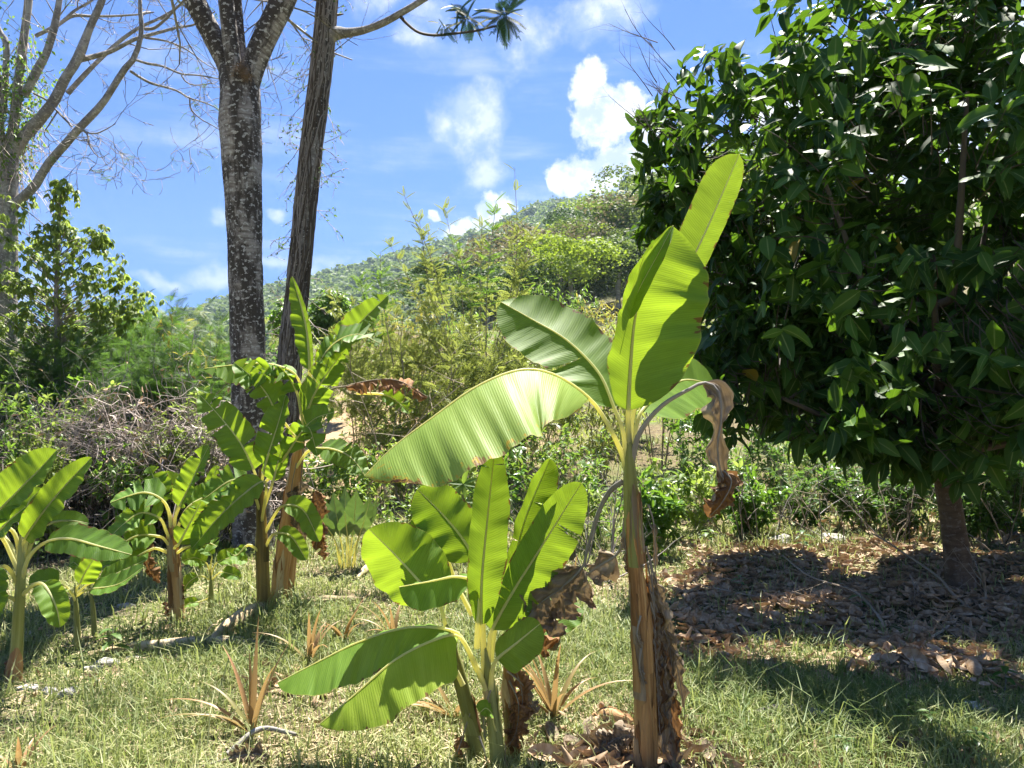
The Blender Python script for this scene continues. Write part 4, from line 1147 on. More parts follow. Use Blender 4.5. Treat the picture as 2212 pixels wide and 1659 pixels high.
# --- many limbed leafless tree at the left edge
d = 12.0
cvt = lambda L: [((q[0]) * .347, (q[1]) * .347, q[2] * .30, *(q[3:])) for q in L]
T3 = thing('bare_tree', 'nearly leafless grey tree with many ascending limbs at the left edge', 'tree', gp(12, d), 'tall grey trees')
mk('trunk', dtube([(2, 1120, 60), (6, 900, 54), (12, 700, 50), (15, 560, 46), (17, 440, 42), (20, 340, 38), (24, 300, 34)], d, 40, 16, 0.03), 'limb_bark', T3)
T3L = [[(60, 1300, 70), (130, 1240, 64), (220, 1150, 58), (300, 1020, 54), (430, 870, 54), (500, 790, 54), (640, 640, 46), (770, 440, 44), (835, 360, 38), (880, 210, 32), (872, 60, 26), (868, -60, 22), (850, -300, 14)],
       [(60, 980, 90), (150, 850, 84), (250, 740, 78), (340, 620, 72), (400, 500, 66), (480, 370, 62), (560, 170, 54), (610, 60, 48), (650, -40, 44), (720, -300, 26)],
       [(60, 950, 70), (90, 750, 70), (130, 400, 62), (165, 120, 56), (180, -30, 50), (200, -300, 30)],
       [(150, 600, 56), (230, 440, 54), (300, 300, 52), (350, 110, 46), (372, -30, 42), (400, -300, 24)],
       [(30, 960, 60), (0, 800, 50), (-10, 500, 44), (-60, 200, 40), (-120, -100, 34)],
       [(20, 700, 50), (40, 300, 44), (0, 200, 40), (-60, 60, 34), (-120, -100, 26)],
       [(490, 375, 40, .1), (590, 350, 36, .15), (690, 320, 32, .2), (770, 280, 30, .25), (850, 240, 28, .3), (1000, 200, 22, .35), (1110, 170, 18, .4), (1220, 150, 14, .45), (1340, 70, 8, .5)],
       [(420, 580, 36, .2), (520, 470, 34, .3), (620, 370, 30, .4), (740, 260, 28, .5), (870, 170, 24, .6), (1000, 110, 20, .7), (1140, 20, 14, .8), (1220, -60, 8, .9)],
       [(220, 225, 26, .1), (350, 160, 26, .2), (450, 100, 24, .3), (560, 100, 20, .4), (700, 100, 17, .5), (860, 90, 14, .6), (960, 75, 9, .7)],
       [(360, 160, 22, .1), (460, 70, 20, .2), (560, 10, 18, .3), (620, -40, 14, .4)],
       [(840, 370, 22, 0), (920, 395, 20, -.1), (1020, 415, 17, -.2), (1130, 460, 15, -.3), (1230, 468, 12, -.4), (1350, 488, 10, -.5), (1420, 500, 6, -.6)],
       [(810, 440, 22, 0), (870, 480, 20, .1), (950, 520, 18, .2), (1090, 560, 15, .3), (1180, 610, 13, .4), (1290, 645, 11, .5), (1370, 690, 8, .6), (1420, 760, 5, .7)],
       [(1180, 610, 12, .4), (1190, 680, 11, .4), (1250, 740, 9, .5), (1330, 785, 7, .6), (1400, 830, 5, .7)],
       [(900, 180, 26, .1), (960, 175, 22, .1), (1030, 120, 18, .1), (1100, 50, 14, .1), (1160, -20, 8, .1)],
       [(905, 235, 18, .1), (1010, 250, 16, 0), (1090, 275, 14, -.1), (1180, 320, 11, -.2), (1270, 390, 9, -.3), (1340, 430, 6, -.4)],
       [(210, 580, 16, -.2), (300, 630, 14, -.25), (370, 710, 12, -.3), (450, 790, 10, -.3)],
       [(500, 800, 16, -.1), (545, 840, 14, -.2), (560, 910, 11, -.3), (620, 980, 7, -.35), (680, 955, 4, -.4)],
       [(530, 825, 13, -.1), (600, 830, 11, -.2), (660, 805, 9, -.3), (720, 770, 5, -.4)],
       [(360, 690, 13, -.2), (310, 770, 11, -.3), (275, 830, 9, -.3), (320, 880, 6, -.3), (370, 870, 4, -.3)],
       [(1130, 470, 12, -.3), (1160, 510, 10, -.3), (1220, 530, 8, -.3), (1350, 515, 5, -.3)]]
st_, dv_, ln_, rd_ = [], [], [], []
for j, q in enumerate(T3L):
    qq = cvt(q)
    mk('limb' if j < 6 else 'branch', dtube(qq, d, 26, 10 if j < 6 else 7, 0.05), 'limb_bark' if j < 12 else 'twig', T3)
    pp_ = spline([P(a[0], a[1], d + (a[3] if len(a) > 3 else 0)) for a in qq], 30)
    w_ = np.interp(np.linspace(0, 1, 30), np.linspace(0, 1, len(qq)), [a[2] for a in qq]) * d / F * .5
    for k in range(2 if j < 6 else 4):
        i = rng.integers(14 if j < 6 else 8, 30)
        st_.append(pp_[i]); dv_.append(nrm(pp_[i] - pp_[i - 2]) + rng.normal(0, .8, 3) * np.array([1, .8, 1]))
        ln_.append(rng.uniform(.5, 1.1)); rd_.append(min(.012, w_[i] * .5))
tw = rand_branches(st_, dv_, ln_, rd_, 3, 3, wob=.35, up=.25)
tw = [(p_, np.maximum(r__, .0042)) for p_, r__ in tw]
mk('twig', bundle(tw, 4), 'twig', T3)['kind'] = 'stuff'
# sparse feathery leaf sprays at twig ends
tips = tw[2][0][:, -1]
tips = tips[rng.random(len(tips)) < .12]
FR1 = t_frond(7, 0.22, 0.3, 0.4, 0.5)
n_ = len(tips)
mk('leaf_spray', scatter(FR1, frames(rng.normal(0, 1, (n_, 3)) + (0.3, 0, 0), rng.normal(0, .4, (n_, 3)) + (0, 0, 1)), tips, rng.uniform(.10, .2, n_), rng.random(n_)), 'feather_leaf', T3)['kind'] = 'stuff'
# creeper leaves on its trunk
n_ = 1500
ty = rng.beta(2, 2, n_)
tx = rng.normal(0, .32, n_)
pos = np.array([P(40, 60, d) * (1 - a) + P(15, 420, d) * a for a in ty]) + np.stack([tx * (1.1 - ty), rng.normal(0, .3, n_), rng.normal(0, .2, n_)], 1)
mk('creeper_foliage', scatter(t_diamond(.55, .1, .15), frames(rng.normal(0, 1, (n_, 3)) + (0, 0, -.5), rng.normal(0, 1, (n_, 3)) + (0, 0, .6)), pos, rng.uniform(.05, .10, n_), rng.random(n_)), 'tree_leaf', T3)['kind'] = 'stuff'
stv = pos[rng.integers(0, n_, 140)]
mk('creeper', bundle(rand_branches(stv, rng.normal(0, .4, (140, 3)) + (0, 0, -1), rng.uniform(.6, 1.8, 140), np.full(140, .006), 1, 1, k=9), 3), 'dry_vine', T3)


# --- generic leafy crowns
def leafy(n_cl, centre, rad, tmpl, per, size, droop=.4, seedpow=.5, low=None):
    """clusters of leaves spread through lobes; centre/rad lists of lobes"""
    centre, rad = np.atleast_2d(centre), np.atleast_2d(rad)
    li = rng.integers(0, len(centre), n_cl)
    dr = nrm(rng.normal(0, 1, (n_cl, 3)))
    pos = centre[li] + dr * rad[li] * (rng.random((n_cl, 1)) ** seedpow)
    if low is not None:
        pos[:, 2] = np.maximum(pos[:, 2], low + rng.random(n_cl) * .2)
    ci = np.repeat(np.arange(n_cl), per)
    a = rng.uniform(0, 2 * np.pi, len(ci))
    ax = dr[ci] * .5 + np.stack([np.cos(a), np.sin(a), -droop + rng.normal(0, .35, len(ci))], 1)
    nm = dr[ci] * .3 + rng.normal(0, .35, (len(ci), 3)) + (0, 0, 1)
    sz = size * rng.uniform(.65, 1.2, len(ci))
    return pos, pos[ci] + rng.normal(0, .01, (len(ci), 3)), ax, nm, sz


def stems_to(base, targets, r0, r1, k=7):
    n = len(targets)
    t = np.linspace(0, 1, k)[None, :, None]
    b = np.asarray(base)[None, None]
    tg = targets[:, None]
    mid = b + (tg - b) * np.array([.35, .35, .75])
    p = (1 - t) ** 2 * b + 2 * t * (1 - t) * mid + t ** 2 * tg
    p[:, 1:-1] += rng.normal(0, .02, (n, k - 2, 3)) * np.linalg.norm(tg - b, axis=2, keepdims=True)
    return tubes(p, np.linspace(r0, r1, k)[None].repeat(n, 0), 5)


d = 11.0
b_ = gp(120, d)
T4 = thing('leafy_tree', 'slim bright green leafy tree pointing up beside the bare tree', 'tree', b_)
cen = np.array([P(x_, y_, d + z_) for x_, y_, z_ in [(40, 700, .2), (100, 720, 0), (160, 720, -.1), (220, 700, .1), (280, 690, .2), (-30, 700, .2), (80, 760, .1), (180, 770, 0), (0, 760, .3), (135, 410, 0), (130, 450, .1), (120, 490, -.1), (150, 500, .2), (95, 520, 0), (180, 540, 0), (215, 515, .1), (110, 560, -.2), (60, 560, .2), (150, 580, 0), (235, 575, 0), (255, 610, .1), (190, 610, -.2), (100, 620, .2), (40, 620, 0), (15, 510, .4), (25, 450, .5), (140, 660, 0), (210, 660, .1), (60, 680, 0), (260, 660, .2), (300, 650, .3), (0, 600, .2), (-60, 560, .3), (-80, 640, .2)]])
rd = rng.uniform(.2, .36, len(cen))[:, None].repeat(3, 1)
ps, lp, ax, nm, sz = leafy(900, cen, rd * 1.08, None, 6, .10, 1.0, .6)
mk('crown', scatter(t_leaf(3, .5, .2, .3), frames(ax, nm), lp, sz, rng.random(len(lp))), 'pale_leaf', T4)['kind'] = 'stuff'
mk('trunk', tube([b_, P(125, 800, d), P(122, 640, d), P(128, 500, d), P(130, 400, d)], [.07, .06, .05, .03, .01], 20, 7), 'twig', T4)
tk_ = spline([P(125, 800, d), P(122, 640, d), P(128, 500, d), P(130, 400, d)], 40)
tg_ = ps[::4]
ti_ = np.clip(np.searchsorted(tk_[:, 2], tg_[:, 2] - .55 * np.hypot(tg_[:, 0] - tk_[20, 0], tg_[:, 1] - tk_[20, 1]) - .1), 0, 39)
tt_ = np.linspace(0, 1, 6)[None, :, None]
mk('branch', tubes(tk_[ti_][:, None] * (1 - tt_) + tg_[:, None] * tt_ + np.sin(tt_ * 3.14) * rng.normal(0, .05, (len(tg_), 1, 3)), np.linspace(.009, .003, 6)[None].repeat(len(tg_), 0), 4), 'twig', T4)

# --- the big dark broad leaved tree on the right
tb = gp(2062, 6.83)
T5 = thing('broadleaf_tree', 'large dense dark green broad leaved tree filling the right side', 'tree', tb)
fork = np.array([tb[0] - .12, tb[1] + .02, 1.2])
mk('trunk', tube([tb + (0.03, 0, -.15), tb + (0.02, 0, .05), tb + (-.03, 0, .5), tb + (-.09, 0, .95), fork, fork + (-.05, .15, .5), fork + (0, .3, 1.0), fork + (0, .4, 1.5)], [.14, .11, .098, .095, .10, .08, .06, .03], 40, 18, lump=.02), 'brown_bark', T5)
C5 = np.array([tb[0] + .15, tb[1] + .35, 3.55]); A5 = np.array([2.68, 2.35, 2.6])
u_ = nrm(rng.normal(0, 1, (12000, 3)))
pw = 2.8
sup = 1.0 / (np.sum(np.abs(u_) ** pw, 1) ** (1 / pw))
rf = rng.random(12000) ** .33
keep = (rf > .62) | (rng.random(12000) < .3)
lump = 1 + .16 * vnoise(u_[:, 0] * 3 + u_[:, 1] * 2, u_[:, 2] * 3 - u_[:, 1], 1.6, 41)
posc = C5 + u_ * (sup * rf * lump)[:, None] * A5
posc[:, 0] = np.where(posc[:, 0] < C5[0], C5[0] + (posc[:, 0] - C5[0]) * np.interp(posc[:, 2], [1.2, 2.8, 3.5], [.84, .86, 1.0]), posc[:, 0])
low_ = nrm(rng.normal(0, 1, (12000, 3)))
li_ = rng.random(12000)
lob = (li_ < .07)[:, None]
posc = np.where(lob, np.array([2.35, 6.35, 2.1]) + low_ * np.array([.8, .7, .85]) * (.5 + .5 * rf)[:, None], posc)
lob = ((li_ > .93) & (li_ < .975))[:, None]
posc = np.where(lob, np.array([2.25, 6.9, 4.1]) + low_ * np.array([.75, .7, .8]) * (.5 + .5 * rf)[:, None], posc)
# gaps, and fewer leaves on the far and out of view sides
gapn = vnoise(posc[:, 0] * 1.0 + posc[:, 1] * .7, posc[:, 2] * 1.1 - posc[:, 1] * .5, 1.7, 77)
keep &= (gapn > -.5) & (posc[:, 2] > 1.25 + .34 * vnoise(posc[:, 0], posc[:, 1], 2.4, 9))
keep &= (posc[:, 0] < 5.6) | (rng.random(12000) < .5)
keep &= ~((posc[:, 2] > 3.9) & (posc[:, 1] < 6.2) & (rng.random(12000) < .3))
sy_, sx_ = posc[:, 1] - posc[:, 2] * SV[1] / SV[2], posc[:, 0] - posc[:, 2] * SV[0] / SV[2]
keep &= ~((sy_ > 4.35) & (sy_ < 5.45) & (sx_ < 3.3) & (rng.random(12000) < .9))
keep &= vnoise(sx_, sy_, 2.6, 91) < .30
keep &= ~((sy_ < 4.35) & (rng.random(12000) < .72))
keep &= ~((sy_ > 3.2) & (sy_ < 3.9) & (sx_ > 2.0) & (sx_ < 2.6) & (rng.random(12000) < .8))
posc, uc = posc[keep], u_[keep]
drp = (posc[:, 2] < 2.0) & (rng.random(len(posc)) < .16)
posc[drp, 2] -= rng.uniform(0, .32, drp.sum())
far_ = (posc[:, 1] > tb[1] + .9) & (rng.random(len(posc)) < .15)
posc, uc = posc[~far_][:2800], uc[~far_][:2800]
per = 8
ci = np.repeat(np.arange(len(posc)), per)
ang_ = np.tile(np.arange(per) * 2.4, len(posc)) + np.repeat(rng.uniform(0, 6.28, len(posc)), per)
lev = np.tile(np.linspace(0, 1, per), len(posc))
ax_c = nrm(uc * np.array([1, 1, .6]) + (0, 0, .45) + rng.normal(0, .25, uc.shape))
s1 = nrm(np.cross(ax_c, rng.normal(0, 1, ax_c.shape))); s2 = np.cross(ax_c, s1)
axl = ax_c[ci] * (.75 - .7 * lev)[:, None] + (s1[ci] * np.cos(ang_)[:, None] + s2[ci] * np.sin(ang_)[:, None]) + np.array([0, 0, -.5]) + rng.normal(0, .28, (len(ci), 3))
nml = ax_c[ci] * .7 + np.array([0, 0, .7]) + rng.normal(0, .38, (len(ci), 3))
lpos = posc[ci] - ax_c[ci] * (.16 * lev)[:, None] + rng.normal(0, .02, (len(ci), 3))
lsz = rng.uniform(.11, .27, len(ci)) * np.where(rng.random(len(ci)) < .12, .6, 1)
tonl = np.clip(rng.beta(1.2, 2.4, len(posc))[ci] + rng.normal(0, .12, len(ci)), 0, .98) + (rng.random(len(ci)) < .006) * .5
Rl = frames(axl, nml)
LT = [t_leaf(6, .46, .16, .28, wave=.02), t_leaf(6, .42, .25, .45, wave=.03), t_leaf(6, .5, .08, .12, wave=.03)]
LM = []
for g_ in LT:
    me = mesh_data('leaf', g_[0], g_[1], g_[2] + (0, 0, .55)); me.materials.append(MATS['dark_leaf']); LM.append(me)
rel = lpos - CAM
dep = rel @ FWD
px = CX + F * rel[:, 0] / dep; py = CY - F * (rel @ UP) / dep
vis = (px > 1300) & (px < 2250) & (py > -20) & (py < 1000)
# leaves in front: those with little foliage nearer the camera in the same direction
cell = {}
order = np.argsort(dep)
pick = []
for i in order:
    if not vis[i]:
        continue
    kx = (int(px[i] // 34), int(py[i] // 34))
    if cell.get(kx, 0) < 1:
        cell[kx] = cell.get(kx, 0) + 1
        pick.append(i)
    if len(pick) >= 300:
        break
pick = np.array(pick)
crown_lf = np.ones(len(lpos), bool); crown_lf[pick] = False
typ = rng.integers(0, 3, len(lpos))
mk('crown', join([scatter(LT[k], Rl[crown_lf & (typ == k)], lpos[crown_lf & (typ == k)], lsz[crown_lf & (typ == k)], tonl[crown_lf & (typ == k)]) for k in range(3)]), 'dark_leaf', T5)['kind'] = 'stuff'
for i in pick:
    put('leaf', LM[typ[i]], T5, lpos[i], axl[i], nml[i], lsz[i])
hubs = fork + np.array([(-.9, -.5, .7), (-1.4, .2, 1.5), (-.6, -1.0, 1.6), (.9, -.6, .8), (1.5, .1, .35), (.5, -1.1, 2.0), (-.9, .3, 2.6), (.8, .5, 2.4), (0, -.5, 3.1), (-1.6, -.5, .5), (1.3, -.9, 1.6), (.2, 1.2, 1.2)])
for h in hubs:
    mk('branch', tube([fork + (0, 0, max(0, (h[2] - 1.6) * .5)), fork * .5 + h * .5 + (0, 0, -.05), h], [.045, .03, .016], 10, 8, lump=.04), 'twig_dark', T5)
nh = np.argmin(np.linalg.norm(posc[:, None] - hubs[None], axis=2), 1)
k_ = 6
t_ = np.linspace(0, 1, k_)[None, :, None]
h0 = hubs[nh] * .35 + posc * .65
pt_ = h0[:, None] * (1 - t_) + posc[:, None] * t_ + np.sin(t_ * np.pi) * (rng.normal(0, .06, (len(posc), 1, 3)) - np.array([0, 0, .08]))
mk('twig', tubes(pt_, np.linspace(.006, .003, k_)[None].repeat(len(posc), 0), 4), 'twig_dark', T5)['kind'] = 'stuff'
# bare eaten shoots sticking out at the top left
st_ = np.array([P(1420 + rng.uniform(-25, 60), 200 + rng.uniform(-110, 130), 6.3) for _ in range(16)])
mk('bare_shoot', bundle(rand_branches(st_, rng.normal(0, .3, (16, 3)) + (-.7, 0, .8), rng.uniform(.25, .5, 16), np.full(16, .005), 2, 4, spread=.5, wob=.12), 4), 'twig_dark', T5)

# ------------------------------------------------------------------ trees on the hill
def clump_crown(n, lobes, face, flat=.75, seed=0):
    """leaf clump faces on the outside of several lobes, unit-size crown"""
    r = np.random.default_rng(seed)
    lc = np.stack([r.normal(0, .28, lobes), r.normal(0, .28, lobes), r.uniform(.45, .85, lobes)], 1)
    lr = r.uniform(.20, .34, lobes)
    li = r.integers(0, lobes, n)
    u = nrm(r.normal(0, 1, (n, 3))); u[:, 2] = np.where(r.random(n) < .7, np.abs(u[:, 2]), u[:, 2])
    pos = lc[li] + u * lr[li][:, None] * np.array([1, 1, flat]) * r.uniform(.7, 1.05, (n, 1))
    nm = u + r.normal(0, .3, (n, 3))
    R = frames(r.normal(0, 1, (n, 3)), nm)
    V = np.array([(-.5, 0, 0), (0, -.35, .08), (.5, 0, 0), (.05, .4, -.06)])
    tm = (V, [np.array([(0, 1, 2, 3)])], np.zeros((4, 3)))
    return scatter(tm, R, pos, face * r.uniform(.5, 1.3, n), r.random(n) * .35 + .65 * r.random(lobes)[li])


TRK = tubes(np.array([[(0, 0, -.3), (.01, 0, .25), (-.01, .01, .5), (.02, 0, .7)]]), np.array([[.03, .024, .02, .012]]), 6)
trk_me = mesh_data('trunk', *TRK); trk_me.materials.append(MATS['limb_bark'])
CROWN = {}
for mname in ('forest_dark', 'forest_mid', 'forest_lime', 'forest_tan'):
    CROWN[mname] = []
    for s in range(3):
        g_ = clump_crown(4200 if mname != 'forest_tan' else 2400, [7, 10, 5][s], .038, [.7, .6, .9][s], 50 + s + len(mname))
        me = mesh_data('crown', g_[0], g_[1], g_[2], smooth=False); me.materials.append(MATS[mname]); CROWN[mname].append(me)


def hill_tree(dx, r_, h, wd, mname, var, label, group):
    x = (dx - CX) / F * r_
    loc = (x, r_, tz(x, r_))
    t = thing('hill_tree', label, 'tree', loc, group)
    t.scale = (wd, wd, h)
    t.rotation_euler[2] = rng.uniform(0, 6.28)
    inst('trunk', trk_me, t)
    inst('crown', CROWN[mname][var], t)


def hill_r(dx, dy):
    v = P(dx, dy, 1.0) - CAM
    dd = 30.0
    while dd < 170:
        p = CAM + v * dd
        if p[2] < tz(p[0], p[1]):
            return dd
        dd += .7
    return 128.0


named = [(1262, 470, 11, 13, 'forest_lime', 1, 'wide lime green tree crown on the upper hillside left of the skyline trees'),
         (1345, 455, 10, 9, 'forest_lime', 0, 'rounded yellow green tree on the hill crest, left of the tall dark one'),
         (1422, 450, 13, 7, 'forest_dark', 2, 'tall dark tree standing on the hill crest beside the dark foliage'),
         (1470, 425, 13, 10, 'forest_mid', 1, 'airy pale tree at the top of the hillside against the cloud'),
         (1366, 430, 7, 4, 'forest_dark', 0, 'small dark spiky tree top on the skyline of the near hill'),
         (1215, 520, 9, 11, 'forest_mid', 1, 'olive green tree at the left end of the near hill crest'),
         (1300, 500, 9, 12, 'forest_lime', 2, 'flat topped bright green tree halfway up the hill'),
         (1400, 495, 8, 10, 'forest_lime', 1, 'bright green tree below the tall dark crest tree'),
         (1445, 520, 8, 10, 'forest_tan', 0, 'leafless brownish tree on the hillside below the crest'),
         (1240, 560, 8, 9, 'forest_lime', 0, 'lime green tree low on the hillside above the yellow shrub'),
         (1310, 560, 8, 10, 'forest_dark', 1, 'dark green tree in the middle of the hillside')]
for dx, dy, h, wd, mn, vr_, lab in named:
    hill_tree(dx, hill_r(dx, dy + 25), h, wd, mn, vr_, lab, 'trees on the near hillside')
LAB = {'forest_dark': 'dark green tree among the packed trees of the near hillside', 'forest_mid': 'mid green tree among the packed trees of the near hillside',
       'forest_lime': 'yellow green tree among the packed trees of the near hillside', 'forest_tan': 'dry brownish tree among the packed trees of the near hillside'}
cnt = 0
while cnt < 85:
    dx = rng.uniform(960, 1800); r_ = 82 + 52 * rng.random() ** .8
    if dx < 1100 and r_ > 115:
        continue
    mn = rng.choice(['forest_dark', 'forest_mid', 'forest_lime', 'forest_tan'], p=[.24, .32, .32, .12])
    h = rng.uniform(6, 9.5)
    row = ['lower slope', 'upper slope', 'crest'][min(2, int((r_ - 82) / 18))]
    hill_tree(dx, r_, h, h * rng.uniform(1.0, 1.5), mn, rng.integers(0, 3), LAB[mn].replace('near hillside', row + ' of the near hillside'), mn.split('_')[1] + ' trees on the ' + row + ' of the near hillside')
    cnt += 1

for _ in range(46):
    dx = rng.uniform(960, 1700); r_ = rng.uniform(58, 84)
    mn = rng.choice(['forest_dark', 'forest_mid', 'forest_lime', 'forest_tan'], p=[.3, .4, .2, .1])
    h = rng.uniform(4, 6.5)
    hill_tree(dx, r_, h, h * rng.uniform(1.0, 1.5), mn, rng.integers(0, 3), LAB[mn].replace('near hillside', 'foot of the near hillside').replace(' tree ', ' small tree '), 'small ' + mn.split('_')[1] + ' trees on the foot of the near hillside')

# far forest: one mass
nF = 3300
dxs = rng.uniform(150, 1750, nF); rs = 215 + 410 * rng.random(nF) ** .85
xs = (dxs - CX) / F * rs
zs = terrain(xs, rs)
gs = []
for var in range(4):
    g_ = clump_crown(95, 5, .22, .8, 300 + var)
    mk_ = np.arange(nF) % 4 == var
    n_ = mk_.sum()
    a = rng.uniform(0, 6.28, n_)
    R = np.zeros((n_, 3, 3)); R[:, 0, 0] = np.cos(a); R[:, 0, 1] = -np.sin(a); R[:, 1, 0] = np.sin(a); R[:, 1, 1] = np.cos(a); R[:, 2, 2] = 1
    hh = rng.uniform(6.5, 12, n_)
    gs.append(scatter(g_, R, np.stack([xs[mk_], rs[mk_], zs[mk_] - 1.5], 1), np.stack([hh * 1.3, hh * 1.3, hh], 1), rng.random(n_) * .5 - .2))
fo = mk('far_forest', join(gs), 'forest_mid', smooth=False)
tag(fo, 'hazy blue green forest covering the far ridge', 'forest', kind='stuff')


# ------------------------------------------------------------------ shrubs
def shrub_geo(H, W, nst, nleaf, tmpl, size, bare=.3, droop=.2, kids=5, r0=.012, upw=.3, lift=.0):
    """stems and leaves of a shrub standing at the origin"""
    a = rng.uniform(0, 6.28, nst)
    rr = W * np.sqrt(rng.random(nst))
    top = np.stack([np.cos(a) * rr, np.sin(a) * rr, H * rng.uniform(.62, 1.0, nst)], 1)
    k = 8
    t = np.linspace(0, 1, k)[None, :, None]
    base = np.stack([np.cos(a) * W * .12, np.sin(a) * W * .12, np.full(nst, -.05)], 1)[:, None]
    mid = base + (top[:, None] - base) * np.array([.3, .3, .6])
    p = (1 - t) ** 2 * base + 2 * t * (1 - t) * mid + t ** 2 * top[:, None]
    p[:, 1:] += np.cumsum(rng.normal(0, .012 * H, (nst, k - 1, 3)), 1) * .6
    rad = r0 * np.linspace(1, .25, k)[None].repeat(nst, 0)
    ci = np.repeat(np.arange(nst), kids)
    f = rng.uniform(bare, .95, len(ci))
    i0 = np.minimum((f * (k - 1)).astype(int), k - 2); fr = f * (k - 1) - i0
    s = p[ci, i0] * (1 - fr[:, None]) + p[ci, i0 + 1] * fr[:, None]
    ang = rng.uniform(0, 6.28, len(ci))
    dv = np.stack([np.cos(ang), np.sin(ang), rng.uniform(.2, 1.2, len(ci))], 1)
    ln = H * rng.uniform(.12, .3, len(ci)) * (1.15 - .5 * f)
    br = rand_branches(s, dv, ln, np.full(len(ci), r0 * .35), 1, 1, k=6, wob=.2)[0]
    pts = np.concatenate([br[0][:, 1:].reshape(-1, 3), p[:, int(bare * k):].reshape(-1, 3)])
    dirs = np.concatenate([np.repeat(nrm(br[0][:, -1] - br[0][:, 0]), 5, 0), np.repeat(nrm(p[:, -1] - p[:, 0]), k - int(bare * k), 0)])
    pi = rng.integers(0, len(pts), nleaf)
    lp = pts[pi] + rng.normal(0, .012 * H, (nleaf, 3))
    ax = dirs[pi] * .6 + rng.normal(0, .75, (nleaf, 3)) + np.array([0, 0, upw - droop])
    nm = rng.normal(0, .4, (nleaf, 3)) + np.array([0, 0, 1])
    leaves = scatter(tmpl, frames(ax, nm), lp, size * rng.uniform(.6, 1.25, nleaf), rng.random(nleaf))
    return join([tubes(p, rad, 5), tubes(br[0], br[1], 3)]), leaves


def shift(g, o):
    return (g[0] + np.asarray(o), g[1], g[2])


def place_shrub(name, label, cat, dx, dy_top, d, W, nst, nleaf, tmpl, size, lm, sm, group=None, **kw):
    b = gp(dx, d)
    H = max(.4, P(dx, dy_top, d)[2] - b[2])
    st, lf = shrub_geo(H, W, nst, nleaf, tmpl, size, **kw)
    t = thing(name, label, cat, b, group)
    mk('stems', shift(st, b), sm, t)
    mk('foliage', shift(lf, b), lm, t, smooth=False)['kind'] = 'stuff'
    return t


PIN = t_frond(8, .26, .42, .25, .45)
FEA = t_frond(9, .30, .5, .3, .5, dbl=True, start=.15)
SIMP = t_leaf(3, .42, .2, .3)
DIA = t_diamond(.42, .12, .2)
NARROW = t_leaf(3, .22, .15, .35)

ORD = ['first', 'second', 'third', 'fourth', 'fifth', 'sixth', 'seventh', 'eighth', 'ninth', 'tenth', 'eleventh', 'twelfth', 'thirteenth', 'fourteenth', 'fifteenth', 'sixteenth', 'seventeenth', 'eighteenth']
# feathery thicket at the left
for i, (dx, dy, d, W) in enumerate([(235, 655, 11.6, .75), (300, 628, 12.4, .8), (352, 672, 10.8, .7), (428, 690, 10.6, .65), (270, 730, 10.0, .6), (402, 745, 9.9, .55),
                                    (474, 715, 11.6, .6), (185, 725, 10.6, .7), (335, 745, 10.1, .6), (120, 715, 10.8, .7), (40, 730, 10.6, .7), (-60, 700, 10.8, .9)]):
    labs = ['tallest feathery green shrub of the thicket, left of the small sky gap', 'feathery shrub at the back of the thicket below the sky', 'feathery deep green shrub in the middle of the left thicket',
            'feathery shrub next to the dry reddish stalk left of the grey trunk', 'low feathery shrub at the front of the left thicket', 'small feathery shrub above the tangle of dry vines',
            'feathery shrub right against the grey forked trunk', 'feathery shrub beneath the slim leafy tree', 'short feathery shrub above the dry tangle, centre of the thicket',
            'feathery shrub right of the bare tree trunk', 'feathery shrub at the foot of the bare tree', 'feathery shrub cut off by the left border of the picture']
    place_shrub('feathery_shrub', labs[i], 'shrub', dx, dy, d, W, 16, 1150, FEA, .20, 'feather_leaf', 'twig', 'feathery shrubs of the thicket', bare=.18, droop=.25, r0=.010)
place_shrub('feathery_shrub', 'yellow green feathery shrub behind the thicket beside the grey trunk', 'shrub', 462, 690, 14.0, .9, 14, 900, FEA, .24, 'pinnate_leaf', 'twig', 'feathery shrubs of the thicket')
place_shrub('dry_shrub', 'withered reddish brown stalk standing in the thicket', 'shrub', 385, 690, 10.3, .22, 9, 420, NARROW, .14, 'yellow_leaf', 'dry_vine', bare=.3, droop=.9)
for i, (dx, dy, d, W, lab) in enumerate([(60, 790, 9.6, .7, 'pale leafy bush below the bare tree'), (135, 835, 9.3, .6, 'pale leafy bush left of the dry vine tangle'), (20, 880, 8.8, .6, 'light green weedy bush at the left edge'),
                                         (105, 905, 8.7, .5, 'low pale bush in front of the thicket'), (205, 870, 9.1, .45, 'pale sprig bush at the left end of the vine tangle'), (365, 850, 8.9, .4, 'bright young shrub poking out of the dry tangle'),
                                         (-80, 800, 9.4, .9, 'pale bush cut off by the left border of the picture'), (455, 880, 8.9, .4, 'small light shrub beside the foot of the grey trunk'), (280, 940, 8.5, .35, 'low light shrub in front of the dry tangle'), (60, 960, 8.3, .5, 'low weedy bush above the left edge banana plant')]):
    place_shrub('leafy_bush', lab, 'bush', dx, dy, d, W, 14, 1500, SIMP, .085, 'pale_leaf' if i % 2 else 'tree_leaf', 'dry_vine', 'pale bushes before the thicket', bare=.15, r0=.008)
# dark bushes that close the thicket behind
for i, (dx, dy, d, W) in enumerate([(-60, 620, 15, 1.8), (90, 640, 15, 1.6), (230, 660, 15.5, 1.5), (340, 700, 16, 1.4), (440, 720, 16, 1.4), (520, 740, 14, 1.0), (580, 760, 15, 1.0)]):
    place_shrub('dark_bush', 'dark leafy bush at the back of the thicket, ' + ORD[i] + ' from the left', 'bush', dx, dy, d, W, 22, 2600, SIMP, .15, 'feather_leaf', 'twig_dark', 'bushes behind the thicket', bare=.05, r0=.012)

